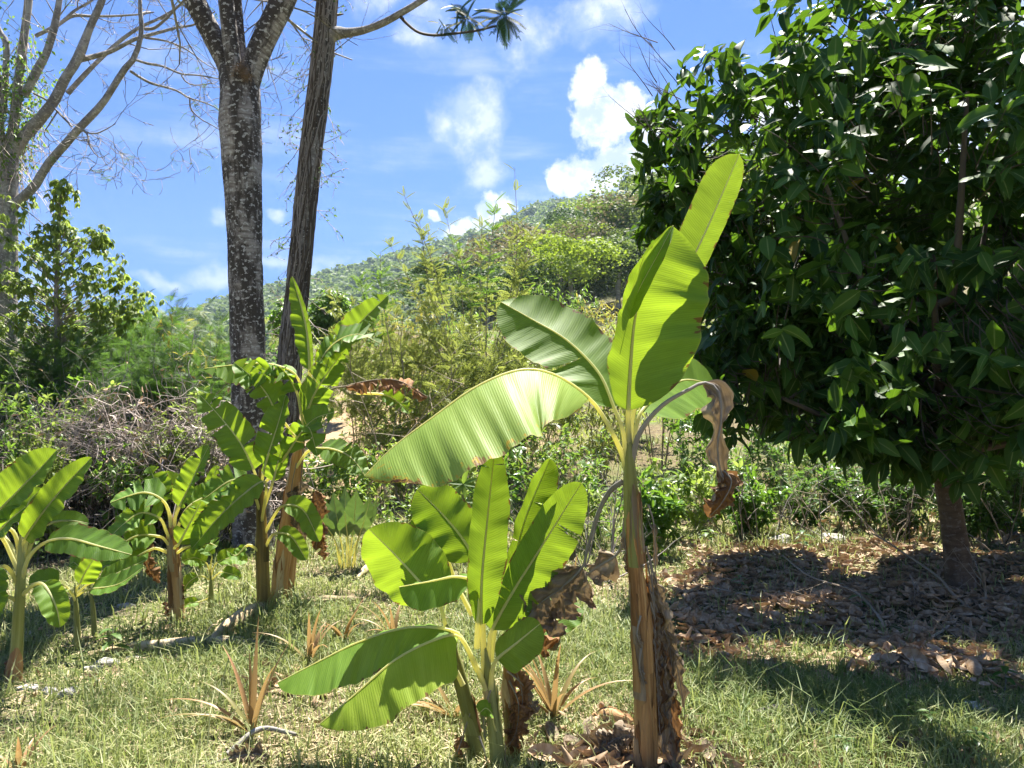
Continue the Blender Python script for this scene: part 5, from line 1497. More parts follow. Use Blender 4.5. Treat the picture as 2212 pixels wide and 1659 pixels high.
# tangle of dry vines
n_ = 4600
bx = rng.uniform(-150, 560, n_); dv_ = rng.uniform(8.5, 9.9, n_)
topz = np.interp(bx, [-150, 100, 200, 330, 420, 560], [1.0, 1.1, 1.5, 1.45, 1.6, 1.0]) * (1 + .3 * vnoise(bx * .03, dv_ * 2, 1.5, 88))
xs_ = (bx - CX) / F * dv_
z0 = topz * rng.beta(2.2, 1.1, n_)
S0 = np.stack([xs_, dv_, z0], 1)
k = 9
dirv = nrm(np.stack([rng.normal(0, 1, n_), rng.normal(0, .5, n_), rng.normal(-.1, .7, n_)], 1))
path = S0[:, None] + np.cumsum(nrm(dirv[:, None] + np.cumsum(rng.normal(0, .55, (n_, k, 3)), 1)) * (rng.uniform(.3, 1.0, n_) / k)[:, None, None], 1)
path[..., 2] = np.maximum(path[..., 2], .02)
n2 = 150
b2 = rng.uniform(-120, 540, n2); d2 = rng.uniform(8.4, 9.6, n2)
s2 = np.stack([(b2 - CX) / F * d2, d2, rng.uniform(.1, 1.5, n2)], 1)
arc = rand_branches(s2, rng.normal(0, .7, (n2, 3)) + (0, 0, .9), rng.uniform(.7, 1.7, n2), np.full(n2, .006), 1, 1, k=9, wob=.3, up=-1.6)[0]
path = np.concatenate([path, arc[0]]); n_ += n2
vt_ = mk('dry_vine_tangle', tubes(path, (rng.gamma(2.0, .0010, n_) + .0016)[:, None].repeat(k, 1), 3), 'dry_vine')
dl_ = path[:, -1][::2]
vt2 = mk('dry_leaf_scraps', scatter(t_diamond(.4, .1, .3), frames(rng.normal(0, 1, (len(dl_), 3)), rng.normal(0, 1, (len(dl_), 3))), dl_, rng.uniform(.03, .09, len(dl_)), rng.random(len(dl_))), 'litter', vt_)
vt2['kind'] = 'stuff'
tag(vt_, 'grey brown tangle of dry vines heaped in front of the thicket', 'vines', kind='stuff')
n_ = 500
bx = rng.uniform(-150, 560, n_); dv_ = rng.uniform(8.6, 10.2, n_)
S0 = np.stack([(bx - CX) / F * dv_, dv_, np.zeros(n_)], 1)
rs_ = rand_branches(S0, rng.normal(0, .25, (n_, 3)) + (0, 0, 1), rng.uniform(.7, 1.5, n_), np.full(n_, .007), 2, 2)
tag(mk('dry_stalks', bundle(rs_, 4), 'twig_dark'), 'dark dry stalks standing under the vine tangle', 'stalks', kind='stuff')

# leggy shrubs in the middle
MID = [(880, 610, 14.0, .55, 'leggy shrub with upright feathered shoots, leftmost of the tall ones in the middle'), (955, 620, 15.2, .5, 'leggy shrub with dark feathered top between the two tallest'),
       (1098, 590, 14.6, .4, 'tallest leggy shrub, a single feathered shoot against the clouds'), (1045, 600, 16.0, .6, 'leggy shrub just left of the tallest feathered shoot'),
       (820, 640, 13.2, .55, 'sparse leggy shrub above the orange soil'), (1175, 635, 17.0, .9, 'spreading pinnate shrub below the far ridge'), (1010, 660, 13.2, .7, 'yellow green pinnate shrub in the centre'),
       (930, 660, 16.5, .7, 'pinnate shrub behind the feathered shoots'), (775, 640, 17.5, .6, 'thin pinnate shrub right of the round tree'), (1130, 690, 13.4, .7, 'pinnate shrub behind the arching banana leaf'),
       (1265, 690, 18.5, 1.0, 'pinnate shrub left of the glowing banana leaf')]
for i, (dx, dy, d, W, lab) in enumerate(MID):
    place_shrub('leggy_shrub', lab, 'shrub', dx, dy, d, W * 1.4, 4 if i < 5 else 5, 430 if i < 5 else 560, PIN, .22, 'pinnate_leaf', 'stem_tan', 'leggy pinnate shrubs', bare=.3, droop=.1, r0=.010, upw=.5, kids=14)
def shoot(t, d, base, top, n_, size, lm):
    """upright feathered shoot"""
    b, e = P(base[0], base[1], d), P(top[0], top[1], d)
    pa = spline([b, b * .5 + e * .5 + rng.normal(0, .12, 3), e], 24)
    mk('shoot', tubes(pa, np.linspace(.013, .004, 24)[None], 5), 'stem_tan', t)
    f = np.sort(rng.uniform(.35, 1, n_))
    a = np.arange(n_) * 2.4
    ps = np.stack([np.interp(f, np.linspace(0, 1, 24), pa[:, k]) for k in range(3)], 1)
    ax = np.stack([np.cos(a), np.sin(a), .35 + .9 * f ** 2], 1) + rng.normal(0, .12, (n_, 3))
    g = scatter(PIN, frames(ax, np.tile((0, 0, 1.), (n_, 1)) + rng.normal(0, .25, (n_, 3))), ps, size * (1.15 - .45 * f), rng.random(n_) * .6)
    mk('feathered_leaves', g, lm, t, smooth=False)


sh = {o['label']: o for o in bpy.data.objects if o.name.startswith('leggy_shrub')}
for i, lst in {0: [((985, 770), (868, 410)), ((990, 780), (905, 470)), ((960, 790), (838, 520))], 1: [((1008, 780), (960, 448)), ((1015, 790), (985, 520)), ((985, 780), (925, 500))],
               2: [((1060, 790), (1112, 362)), ((1050, 790), (1072, 432)), ((1080, 790), (1150, 500))], 3: [((1035, 780), (1040, 480)), ((1070, 780), (1100, 470))], 4: [((850, 790), (822, 545)), ((830, 790), (775, 600))]}.items():
    for b0, t0 in lst:
        shoot(sh[MID[i][4]], MID[i][2], b0, t0, int(rng.integers(20, 34)), rng.uniform(.26, .36), rng.choice(['tree_leaf', 'pinnate_leaf']))
HANG = [(1000, 665, 19.0, 1.4, 'tree_leaf', 'tree with drooping narrow leaves in the centre behind the shrubs'), (1352, 605, 20.0, 1.1, 'yellow_leaf', 'yellowing shrub with hanging leaves left of the glowing banana leaf'),
        (1235, 600, 24.0, 1.1, 'tree_leaf', 'umbrella leaved treelet under the lime green hill trees'), (1150, 690, 15.5, 1.2, 'pinnate_leaf', 'bushy drooping leaved shrub above the arching banana leaf'),
        (1290, 690, 15.0, 1.2, 'pinnate_leaf', 'drooping leaved shrub right behind the upper banana leaves'), (1420, 640, 17, 1.4, 'pale_leaf', 'pale drooping shrub beside the dark tree'), (860, 640, 21, 1.2, 'yellow_leaf', 'yellow flowering dry shrub on the orange slope')]
for dx, dy, d, W, lm, lab in HANG:
    place_shrub('drooping_shrub', lab, 'shrub', dx, dy, d, W, 7, 1700, NARROW, .17, lm, 'stem_tan', 'shrubs with drooping leaves', bare=.2, droop=1.1, r0=.016, kids=12)
# round green tree left of the middle
b_ = gp(715, 23)
T6 = thing('round_tree', 'round dense green tree behind the leaning trunk', 'tree', b_)
cen = np.array([P(715, 690, 23), P(690, 700, 23), P(745, 705, 23), P(715, 660, 23), P(620, 690, 22), P(725, 740, 23)]); rd = np.array([.75, .6, .6, .55, .6, .6])[:, None].repeat(3, 1)
ps, lp, ax, nm, sz = leafy(700, cen, rd, None, 6, .2, .5)
mk('crown', scatter(SIMP, frames(ax, nm), lp, sz, rng.random(len(lp))), 'tree_leaf', T6)['kind'] = 'stuff'
mk('trunk', tube([b_, P(715, 760, 23), P(715, 690, 23)], [.12, .1, .06], 8, 8), 'twig', T6)
# thin pale dry saplings on the slope
for i, dx in enumerate(np.sort(rng.uniform(745, 1120, 8))):
    d = rng.uniform(11, 20)
    b = gp(dx, d)
    t = thing('dry_sapling', 'thin pale leafless sapling on the orange slope, ' + ORD[i] + ' from the left', 'sapling', b, 'leafless saplings on the slope')
    H = rng.uniform(1.2, 3.2)
    rsn = rand_branches([b], [rng.normal(0, .22, 3) + (0, 0, 1)], [H], [.016], 1, 1, k=10, wob=.12)
    mk('stem', bundle(rsn, 5), 'stem_tan', t)
    for k in range(6):
        mk('branch', bundle(rand_branches(rsn[0][0][:1, 4 + k], [rng.normal(0, .6, 3) + (0, 0, .9)], [rng.uniform(.3, .9)], [.007], 2, 4, wob=.15), 4), 'stem_tan', t)
# low green shrubs beyond the lawn
LOW = [(880, 985, 9.4, .6, 'coffee_leaf'), (955, 925, 10.2, .7, 'pale_leaf'), (1045, 935, 8.7, .5, 'coffee_leaf'), (1150, 905, 11.5, .8, 'coffee_leaf'), (1245, 905, 11.2, .8, 'coffee_leaf'), (1305, 960, 9.2, .6, 'tree_leaf'),
       (1440, 985, 9.2, .6, 'coffee_leaf'), (1500, 965, 9.8, .6, 'pale_leaf'), (1400, 1040, 8.4, .35, 'coffee_leaf'), (1580, 1000, 10.5, .6, 'tree_leaf'), (1650, 960, 12, .9, 'coffee_leaf'), (1760, 930, 13.5, 1.0, 'pale_leaf'),
       (1880, 940, 14, 1.1, 'tree_leaf'), (2010, 930, 13, 1.0, 'pale_leaf'), (2130, 940, 11.5, .9, 'feather_leaf'), (2250, 930, 11.5, .9, 'feather_leaf'), (820, 930, 11.5, .7, 'pale_leaf'), (760, 960, 11, .6, 'coffee_leaf'),
       (700, 940, 11.5, .6, 'coffee_leaf'), (1230, 1040, 8.6, .6, 'pale_leaf')]
LL = ['left of the paddle leaved plant', 'below the dry hanging banana leaf', 'behind the low banana clump', 'in the dark hollow under the arching leaf', 'in the dark hollow left of the tall stem', 'just left of the tall front banana stem',
      'right of the tall front banana stem', 'below the hanging dead leaf', 'low beside the tall front stem', 'under the left edge of the dark tree', 'behind the low branches of the dark tree', 'on the sunny slope under the dark crown',
      'beyond the leaf carpet, left of the brown trunk', 'beyond the trunk of the dark tree', 'at the right edge behind the dark trunk', 'cut off by the right border behind the dark trunk', 'under the brown hanging banana leaf', 'beyond the paddle leaves, left side',
      'behind the tallest banana clump', 'low and pale between the front banana plants']
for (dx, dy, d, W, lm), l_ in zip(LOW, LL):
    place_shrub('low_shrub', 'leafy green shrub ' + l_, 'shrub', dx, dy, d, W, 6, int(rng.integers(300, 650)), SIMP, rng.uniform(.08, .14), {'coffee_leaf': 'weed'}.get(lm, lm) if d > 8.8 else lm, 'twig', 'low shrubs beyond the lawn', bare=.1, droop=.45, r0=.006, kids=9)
EX = [(690, 690, 20, .9, 'pale_leaf', 'behind the leaning trunk'), (800, 720, 18, .8, 'pale_leaf', 'low on the slope right of the round tree'), (900, 735, 17, .8, 'yellow_leaf', 'amid the leafless saplings'), (1060, 720, 16, .9, 'pale_leaf', 'below the tallest feathered shoot'),
      (1200, 700, 15, .9, 'pale_leaf', 'behind the top of the arching banana leaf'), (860, 850, 13, .7, 'pale_leaf', 'on the slope above the brown hanging leaf'), (1000, 860, 12.5, .7, 'pale_leaf', 'in the gap above the arching leaf'), (1110, 830, 13.5, .8, 'coffee_leaf', 'dark, behind the arching leaf'),
      (1480, 800, 12, .9, 'coffee_leaf', 'dark, beside the dead hanging leaf'), (1560, 870, 12.5, .9, 'coffee_leaf', 'dark, under the low left branches of the big tree'), (1700, 880, 12.5, 1.0, 'feather_leaf', 'dark, under the middle of the big tree'), (1830, 890, 12, 1.0, 'feather_leaf', 'dark, in the shade well left of the brown trunk'),
      (1960, 880, 12.2, 1.0, 'coffee_leaf', 'dark, right behind the brown trunk'), (2090, 880, 12.4, 1.0, 'feather_leaf', 'dark, right of the brown trunk'), (2200, 960, 9.4, .6, 'feather_leaf', 'thin, at the right edge'), (2110, 1010, 8.9, .5, 'feather_leaf', 'thin, just right of the brown trunk')]
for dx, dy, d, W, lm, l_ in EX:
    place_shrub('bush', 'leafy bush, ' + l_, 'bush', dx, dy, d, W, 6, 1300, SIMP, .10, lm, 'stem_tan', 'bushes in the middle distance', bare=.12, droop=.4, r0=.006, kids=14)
# palmate plant
b = gp(1000, 7.6)
pm = thing('palmate_plant', 'bright plant with finger like leaf stars behind the low banana clump', 'plant', b)
lfm = mesh_data('leaf', *t_leaf(5, .28, .15, .25)); lfm.materials.append(MATS['weed'])
mk('stem', tube([b, P(1002, 1150, 7.6), P(1000, 1070, 7.6)], [.012, .010, .007], 10, 6), 'twig', pm)
for cx, cy in [(1000, 1045), (950, 1075), (1040, 1085), (985, 1100)]:
    c = P(cx, cy, 7.6)
    for k in range(9):
        a = k / 9 * 6.28
        put('leaf', lfm, pm, c, RIGHT * math.cos(a) + UP * math.sin(a) * .7 - FWD * .45, -FWD + UP * .8, rng.uniform(.14, .2))
# bare brush in the middle
for i, (dx, dy, d) in enumerate([(1180, 1000, 7.8), (1260, 1010, 7.6), (1310, 1060, 7.2)]):
    b = gp(dx, d)
    t = thing('dead_brush', ['dead leafless brush under the arching banana leaf', 'pale dead brush left of the tall front stem', 'small dead twiggy brush against the tall front stem'][i], 'brush', b)
    for k in range(6):
        mk('branch', bundle(rand_branches([b], [rng.normal(0, .8, 3) + (0, 0, 1.3)], [rng.uniform(.7, 1.2)], [.009], 3, 3, wob=.22), 4), 'twig', t)
for i, (dx, d, lab) in enumerate([(1600, 9.2, 'dry brush under the left side of the dark tree'), (1700, 9.8, 'dry brush on the sunny strip behind the leaf carpet'), (1790, 9.0, 'dead twiggy brush left of the pale flat rock'), (1880, 9.6, 'dead brush in the middle behind the leaf carpet'),
                                  (1960, 8.8, 'dead brush close behind the brown trunk, left side'), (2110, 8.6, 'dead brush close behind the brown trunk, right side'), (2190, 9.4, 'dead brush at the right edge behind the leaf carpet')]):
    b = gp(dx, d)
    t = thing('dead_brush', lab, 'brush', b, 'dead brush behind the leaf carpet')
    for k in range(7):
        mk('branch', bundle(rand_branches([b + rng.normal(0, .15, 3) * (1, 1, 0)], [rng.normal(0, .55, 3) + (0, 0, 1.3)], [rng.uniform(.6, 1.2)], [.008], 3, 4, wob=.2), 4), ['twig', 'twig_dark', 'stem_tan'][k % 3], t)
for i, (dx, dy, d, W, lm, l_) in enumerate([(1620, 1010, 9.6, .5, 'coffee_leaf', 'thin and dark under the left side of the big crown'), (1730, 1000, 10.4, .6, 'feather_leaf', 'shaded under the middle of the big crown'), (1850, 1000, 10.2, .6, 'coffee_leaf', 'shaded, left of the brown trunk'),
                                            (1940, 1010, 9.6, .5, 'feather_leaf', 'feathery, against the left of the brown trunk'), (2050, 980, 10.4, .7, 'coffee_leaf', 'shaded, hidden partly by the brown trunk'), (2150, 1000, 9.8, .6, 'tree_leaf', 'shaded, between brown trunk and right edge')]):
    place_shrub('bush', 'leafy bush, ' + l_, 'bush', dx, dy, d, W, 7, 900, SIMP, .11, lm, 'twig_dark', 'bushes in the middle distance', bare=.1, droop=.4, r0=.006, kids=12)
# two slim pale trunks in the background on the right
for i, (dx, d) in enumerate([(2068, 11.0), (2165, 9.8)]):
    b = gp(dx, d)
    t = thing('slim_tree', ['slim pale trunk just right of the dark trunk, in the background', 'slim pale trunk near the right edge behind the shrubs'][i], 'tree', b)
    mk('trunk', tube([b + (0, 0, -.2), b + (.02, 0, 1), b + (.1, .1, 2.5), b + (.1, .2, 4.5)], [.14, .12, .1, .06], 16, 10, lump=.03), 'limb_bark', t)
    ps, lp, ax, nm, sz = leafy(160, [b + (.1, .2, 4.6)], [(1.2, 1.2, 1.2)], None, 6, .16, .5)
    mk('crown', scatter(SIMP, frames(ax, nm), lp, sz, rng.random(len(lp))), 'tree_leaf', t)['kind'] = 'stuff'

# ------------------------------------------------------------------ grass and litter
def litter_mask(x, y):
    """1 inside the leaf carpet under the dark tree"""
    dx = CX + F * x / np.maximum(y, .1)
    m = smooth01((dx - 1420) / 140 + .6 * vnoise(x, y, 2.6, 21)) * smooth01((y - 4.5) / .8 + .8 * vnoise(x, y, 2.6, 22)) * smooth01((9.5 - y) / 1.0)
    return m


def blades(n, r0, r1, hmin, hmax, w, name, pw=1.0, thin=0.0):
    r = r0 + (r1 - r0) * rng.random(n) ** pw
    th = rng.uniform(-.80, .80, n)
    x, y = r * np.sin(th), r * np.cos(th)
    # tufts
    nt_ = n // 14
    ti = rng.integers(0, nt_, n)
    tf = rng.random(n) < .6
    x = np.where(tf, x[ti] + rng.normal(0, .022, n), x); y = np.where(tf, y[ti] + rng.normal(0, .022, n), y)
    den = .45 + .95 * vnoise(x, y, 1.7, 31)
    kp = (rng.random(n) < np.clip(den + .45, .2, 1)) & (rng.random(n) > .9 * litter_mask(x, y))
    x, y, ti = x[kp], y[kp], ti[kp]
    n = len(x)
    z = terrain(x, y)
    tall = np.clip(.5 + .7 * vnoise(x, y, 1.9, 32), 0, 1)
    h = (hmin + (hmax - hmin) * rng.random(n) ** 2.0) * (.6 + .8 * tall)
    a = rng.uniform(0, 6.28, n)
    lean = rng.uniform(.25, 1.1, n)
    dv = np.stack([np.cos(a), np.sin(a), 0 * a], 1)
    sd = np.stack([-np.sin(a), np.cos(a), 0 * a], 1) * (w * rng.uniform(.6, 1.4, n) * .5)[:, None]
    b = np.stack([x, y, z - .005], 1)
    m = b + dv * (h * lean * .35)[:, None] + np.array([0, 0, 1]) * (h * .62)[:, None]
    t = b + dv * (h * lean * 1.0)[:, None] + np.array([0, 0, 1]) * (h * rng.uniform(.62, 1.0, n))[:, None]
    V = np.stack([b - sd, b + sd, m + sd * .8, m - sd * .8, t], 1).reshape(-1, 3)
    o = np.arange(n)[:, None] * 5
    tone = np.clip(.36 + .40 * vnoise(x, y, 1.2, 33) + rng.normal(0, .27, n), 0, 1)
    Pv = np.zeros((n, 5, 3)); Pv[..., 2] = tone[:, None]; Pv[:, :, 0] = np.array([0, 0, .6, .6, 1])
    return V, [o + np.array([[0, 1, 2, 3]]), o + np.array([[3, 2, 4]])], Pv.reshape(-1, 3)


gr = mk('grass', join([blades(185000, 2.2, 6.2, .025, .155, .0055, 'g', .8), blades(95000, 6.0, 10.5, .03, .18, .010, 'g'), blades(26000, 10, 20, .06, .28, .02, 'g'), blades(2600, 2.3, 7, .14, .32, .006, 'g'), blades(3000, 5, 11, .14, .32, .009, 'g')]), 'grass', smooth=False)
tag(gr, 'rough patchy lawn of green and straw coloured grass', 'grass', kind='stuff')


def thatch(n):
    r = 2.2 + 8.3 * rng.random(n) ** .85; th = rng.uniform(-.8, .8, n)
    x, y = r * np.sin(th), r * np.cos(th)
    z = terrain(x, y) + rng.uniform(.003, .022, n)
    a = rng.uniform(0, 6.28, n); l = rng.uniform(.03, .12, n); w = rng.uniform(.0015, .0035, n) * (1 + r / 8)
    dv = np.stack([np.cos(a), np.sin(a), rng.normal(0, .12, n)], 1) * l[:, None]; sd = np.stack([-np.sin(a), np.cos(a), 0 * a], 1) * w[:, None]
    b = np.stack([x, y, z], 1)
    V = np.stack([b - sd, b + sd, b + dv + sd * .4, b + dv - sd * .4], 1).reshape(-1, 3)
    Pv = np.zeros((n, 4, 3)); Pv[..., 2] = rng.random(n)[:, None]; Pv[:, 2:, 1] = .1
    return V, [np.arange(n)[:, None] * 4 + np.array([[0, 1, 2, 3]])], Pv.reshape(-1, 3)


tag(mk('dead_grass', thatch(33000), 'log', smooth=False), 'thatch of dead straw lying between the grass', 'dead grass', kind='stuff')


def curled(n=5, w=.45, curl=.9, roll=.8):
    V, Pv, Fq = [], [], []
    for i in range(n + 1):
        t = i / n
        hw = .5 * w * max(math.sin(math.pi * (t * .94 + .03)) ** .7, .06)
        for s in (-1, -.5, 0, .5, 1):
            an = s * roll
            V.append((math.sin(an) * hw / max(roll, .2), t - .5, (1 - math.cos(an)) * hw / max(roll, .2) * 1.6 + curl * (t - .5) ** 2 * .8)); Pv.append((s * .3, t * 2, 0))
    for i in range(n):
        for k in range(4):
            a = i * 5 + k
            Fq.append((a, a + 1, a + 6, a + 5))
    return np.array(V), [np.array(Fq)], np.array(Pv)


CUR = [curled(5, .42, .9, 1.1), curled(5, .5, .3, .5), curled(4, .36, 1.6, 1.9), curled(5, .6, .5, .8)]


def litter(n, fn, smin, smax):
    xs, ys = fn(n)
    z = terrain(xs, ys)
    if fn is carpet:
        z = z + np.clip(vnoise(xs, ys, 2.6, 71), 0, 1) * .15
    m = len(xs)
    nm = rng.normal(0, .7, (m, 3)) + (0, 0, 1)
    nm[:, 2] *= np.where(rng.random(m) < .4, -1, 1)
    ax = rng.normal(0, 1, (m, 3)) * np.array([1, 1, .28])
    s = rng.uniform(smin, smax, m)
    return np.stack([xs, ys, z + s * rng.uniform(.06, .2, m)], 1), ax, nm, s


def carpet(n):
    r = 4.4 + 5.4 * rng.random(n * 3); th = rng.uniform(.1, .85, n * 3)
    x, y = r * np.sin(th), r * np.cos(th)
    k = rng.random(len(x)) < litter_mask(x, y)
    return x[k][:n], y[k][:n]


def anyw(n):
    r = 2.3 + 11 * rng.random(n) ** .8; th = rng.uniform(-.8, .8, n)
    x, y = r * np.sin(th), r * np.cos(th)
    k = rng.random(n) < np.clip(.25 + .7 * vnoise(x, y, 1.1, 61), .05, 1)
    return x[k], y[k]


def sunny(n):
    dx = rng.uniform(1650, 2300, n); y = rng.uniform(8.6, 16, n)
    return (dx - CX) / F * y, y


def heaps(n):
    c = np.array([[2.05, 3.55], [1.55, 3.5], [.62, 3.75], [2.6, 3.5], [.5, 3.5], [.55, 3.3], [.75, 3.6], [1.0, 3.4], [-1.3, 4.4], [-.42, 3.15], [1.35, 4.9], [2.4, 4.7], [3.0, 4.9]])
    i = rng.integers(0, len(c), n)
    return c[i, 0] + rng.normal(0, .16, n), c[i, 1] + rng.normal(0, .1, n)


def stem_base(n):
    return rng.normal(.56, .13, n), rng.normal(3.45, .14, n)


Ps = [litter(220, stem_base, .09, .22), litter(6000, carpet, .045, .16), litter(3400, anyw, .03, .11), litter(1800, sunny, .08, .2), litter(1400, heaps, .05, .16)]
pos = np.concatenate([p[0] for p in Ps]); ax = np.concatenate([p[1] for p in Ps]); nm = np.concatenate([p[2] for p in Ps]); s = np.concatenate([p[3] for p in Ps])
dist = np.linalg.norm(pos - CAM, axis=1)
inview = (np.abs(pos[:, 0] / pos[:, 1]) < .66)
score = np.where(inview & (pos[:, 1] > 3.4), s / dist, 0)
pick = np.argsort(-score)[:300]
mask_ = np.ones(len(pos), bool); mask_[pick] = False
ty = rng.integers(0, 4, len(pos))
Rr = frames(ax, nm)
lt = mk('leaf_litter', join([scatter(CUR[k], Rr[mask_ & (ty == k)], pos[mask_ & (ty == k)], s[mask_ & (ty == k)], rng.random((mask_ & (ty == k)).sum())) for k in range(4)]), 'litter')
tag(lt, 'carpet of curled dry brown and grey leaves under the dark tree', 'leaf litter', kind='stuff')
for i in pick:
    pass
CM = []
for k in range(4):
    for mt in ('litter', 'dead_leaf'):
        me = mesh_data('dead_leaf', CUR[k][0], CUR[k][1], CUR[k][2] + (0, 0, .3 * k)); me.materials.append(MATS[mt]); CM.append(me)
for i in pick:
    put('dead_leaf', CM[rng.integers(0, len(CM))], lt, pos[i], ax[i], nm[i], s[i])

# ------------------------------------------------------------------ things on the ground
def strap_plant(label, dx, dy, leaves, h, spread, fruit=False, d_off=0):
    b = onground(dx, dy)
    t = thing('pineapple_plant', label, 'pineapple plant', b, 'pineapple plants')
    for k in range(leaves):
        a = rng.uniform(0, 6.28) if not isinstance(spread, (list, tuple)) else spread[k][0]
        sp = rng.uniform(.35, 1.0) if not isinstance(spread, (list, tuple)) else spread[k][1]
        hh = h * rng.uniform(.7, 1.15)
        tt = np.linspace(0, 1, 10)
        dirh = np.array([math.cos(a), math.sin(a) * .8, 0])
        mid = b + np.outer(tt * sp * hh * .75 + tt ** 3 * .1 * sp, dirh) + np.outer(tt * hh * (1.15 - .55 * sp) - tt ** 3 * hh * .28 * sp, (0, 0, 1))
        T = nrm(np.gradient(mid, axis=0))
        sd = nrm(np.cross(T, np.array([0, 0, 1.0]) + .01)); up = np.cross(sd, T)
        w = .0145 * np.clip(np.minimum(1, (1.02 - tt) * 1.6), .03, 1)
        V = np.stack([mid + sd * w[:, None] + up * (w * .55)[:, None], mid, mid - sd * w[:, None] + up * (w * .55)[:, None]], 1).reshape(-1, 3)
        idx = np.arange(30).reshape(10, 3)
        Fq = np.stack([idx[:-1, :-1], idx[:-1, 1:], idx[1:, 1:], idx[1:, :-1]], -1).reshape(-1, 4)
        Pv = np.zeros((10, 3, 3)); Pv[..., 0] = tt[:, None]; Pv[..., 1] = np.array([-1, 0, 1]); Pv[..., 2] = np.clip(rng.uniform(.3, 1.0) * (.35 + .75 * tt[:, None]), 0, 1)
        mk('leaf', (V, [Fq], Pv.reshape(-1, 3)), 'pineapple_leaf', t)
    if fruit:
        c = b + (0, 0, h * .75)
        g = []
        for i in range(7):
            for k in range(9):
                an = k / 9 * 6.28 + i * .35
                rr = .035 * math.sin((i + 1.2) / 9 * math.pi) ** .5
                g.append((c + np.array([math.cos(an) * rr, math.sin(an) * rr, i * .014]), np.array([math.cos(an), math.sin(an), .1])))
        eye = (np.array([(-.5, 0, -.5), (.5, 0, -.5), (.5, 0, .5), (-.5, 0, .5), (0, .45, .1)]), [np.array([(0, 1, 4), (1, 2, 4), (2, 3, 4), (3, 0, 4)])], np.zeros((5, 3)))
        mk('fruit', join([tube([c - (0, 0, .02), c + (0, 0, .04), c + (0, 0, .1)], [.02, .036, .018], 8, 10), scatter(eye, frames(np.array([q[1] for q in g]), np.tile((0, 0, 1.), (len(g), 1))), np.array([q[0] for q in g]), np.full(len(g), .019), rng.random(len(g)))]), 'pineapple_skin', t)
        cr_ = t_leaf(3, .2, .2, .2)
        ang = np.arange(16) * 2.4
        mk('fruit_crown', scatter(cr_, frames(np.stack([np.cos(ang) * .6, np.sin(ang) * .6, 1 + 0 * ang], 1), np.stack([-np.cos(ang), -np.sin(ang), .5 + 0 * ang], 1)), np.tile(c + (0, 0, .1), (16, 1)), np.full(16, .07), rng.random(16) * .4), 'feather_leaf', t)
    return t


strap_plant('orange streaked pineapple plant in the grass at bottom left', 545, 1590, 9, .50, [(3.0, 1.0), (2.7, .8), (2.4, .55), (2.0, .3), (1.6, .2), (3.3, 1.1), (.6, .4), (3.7, .9), (5.4, .5)])
strap_plant('reddish pineapple plant in front of the fallen pale stem', 668, 1435, 8, .42, 1)
strap_plant('thin reddish pineapple plant beside the tip of the low leaf', 742, 1392, 7, .42, 1)
strap_plant('pinkish pineapple plant half behind the low banana clump', 850, 1385, 7, .40, 1)
strap_plant('fruiting pineapple plant at the right foot of the low banana clump', 1195, 1555, 14, .50, 1, True)
strap_plant('yellow streaked pineapple plant between the low clump and tall stem, further back', 1235, 1290, 8, .45, 1, True)
strap_plant('flat yellowish pineapple plant under the low banana clump', 980, 1555, 9, .45, [(3.0, 1.2), (3.2, 1.1), (2.9, 1.0), (3.5, 1.1), (.2, 1.1), (-.2, 1.0), (2.4, .7), (4, 1.0), (5, 1.0)])
strap_plant('dry grass like pineapple plant at the bottom left corner', 40, 1690, 6, .3, 1)
strap_plant('orange streaked pineapple plant standing at the thicket edge on the left', 240, 1270, 7, .35, 1)


def log(name, label, pts, rads, mat, cat='log', group=None, splint=0):
    pp = []
    for dx, dy, lift in pts:
        g = onground(dx, dy)
        pp.append(g + (0, 0, lift))
    t = thing(name, label, cat, pp[0], group)
    g = tube(pp, rads, 26, 12, lump=.07)
    mk('body', g, mat, t)
    if splint:
        c = spline(pp, 20)
        vp = []
        for k in range(splint):
            i = rng.integers(2, 14)
            q = c[i:i + 6] + rng.normal(0, .02, (1, 3)) + np.array([0, 0, rads[0] * .9]) + rng.normal(0, .006, (6, 3))
            vp.append(q)
        mk('fibre', tubes(np.array(vp), .006, 4), mat, t)
    return t


log('fallen_log', 'long pale fallen banana stem lying across the grass at left', [(190, 1418, .02), (330, 1402, .02), (470, 1396, .025), (620, 1398, .02)], [.01, .035, .042, .04, .02, .006], 'log', group='fallen banana stems', splint=8)
log('fallen_log', 'short broken banana stem at the foot of the tallest clump', [(445, 1402, .03), (500, 1365, .06), (560, 1335, .08)], [.012, .05, .055, .045], 'log', group='fallen banana stems', splint=10)
log('fallen_log', 'pale fallen banana stem in the grass right of the tallest clump', [(640, 1308, .03), (710, 1306, .03), (785, 1300, .03)], [.01, .04, .042, .03, .008], 'log', group='fallen banana stems', splint=6)
log('fallen_log', 'split pale stem pointing away in the grass behind the low leaf', [(772, 1255, .03), (795, 1232, .04), (812, 1210, .04)], [.012, .042, .04, .02], 'log', group='fallen banana stems', splint=6)
log('rotting_stump', 'rotting pale banana stump half buried in dead leaves left of the tall front stem', [(1278, 1560, .01), (1315, 1560, .03), (1345, 1572, .03), (1380, 1580, .02)], [.012, .045, .05, .04, .01], 'stem_brown', splint=14)
log('dry_branch', 'curved grey dead branch lying in the grass at lower right', [(1610, 1560, .03), (1690, 1550, .045), (1770, 1562, .045), (1850, 1590, .03)], [.018, .026, .026, .016], 'log_grey')
log('dry_branch', 'pale dry leaf stalk beside the orange pineapple plant', [(490, 1640, .02), (560, 1612, .08), (640, 1605, .04)], [.014, .012, .01], 'log_grey')


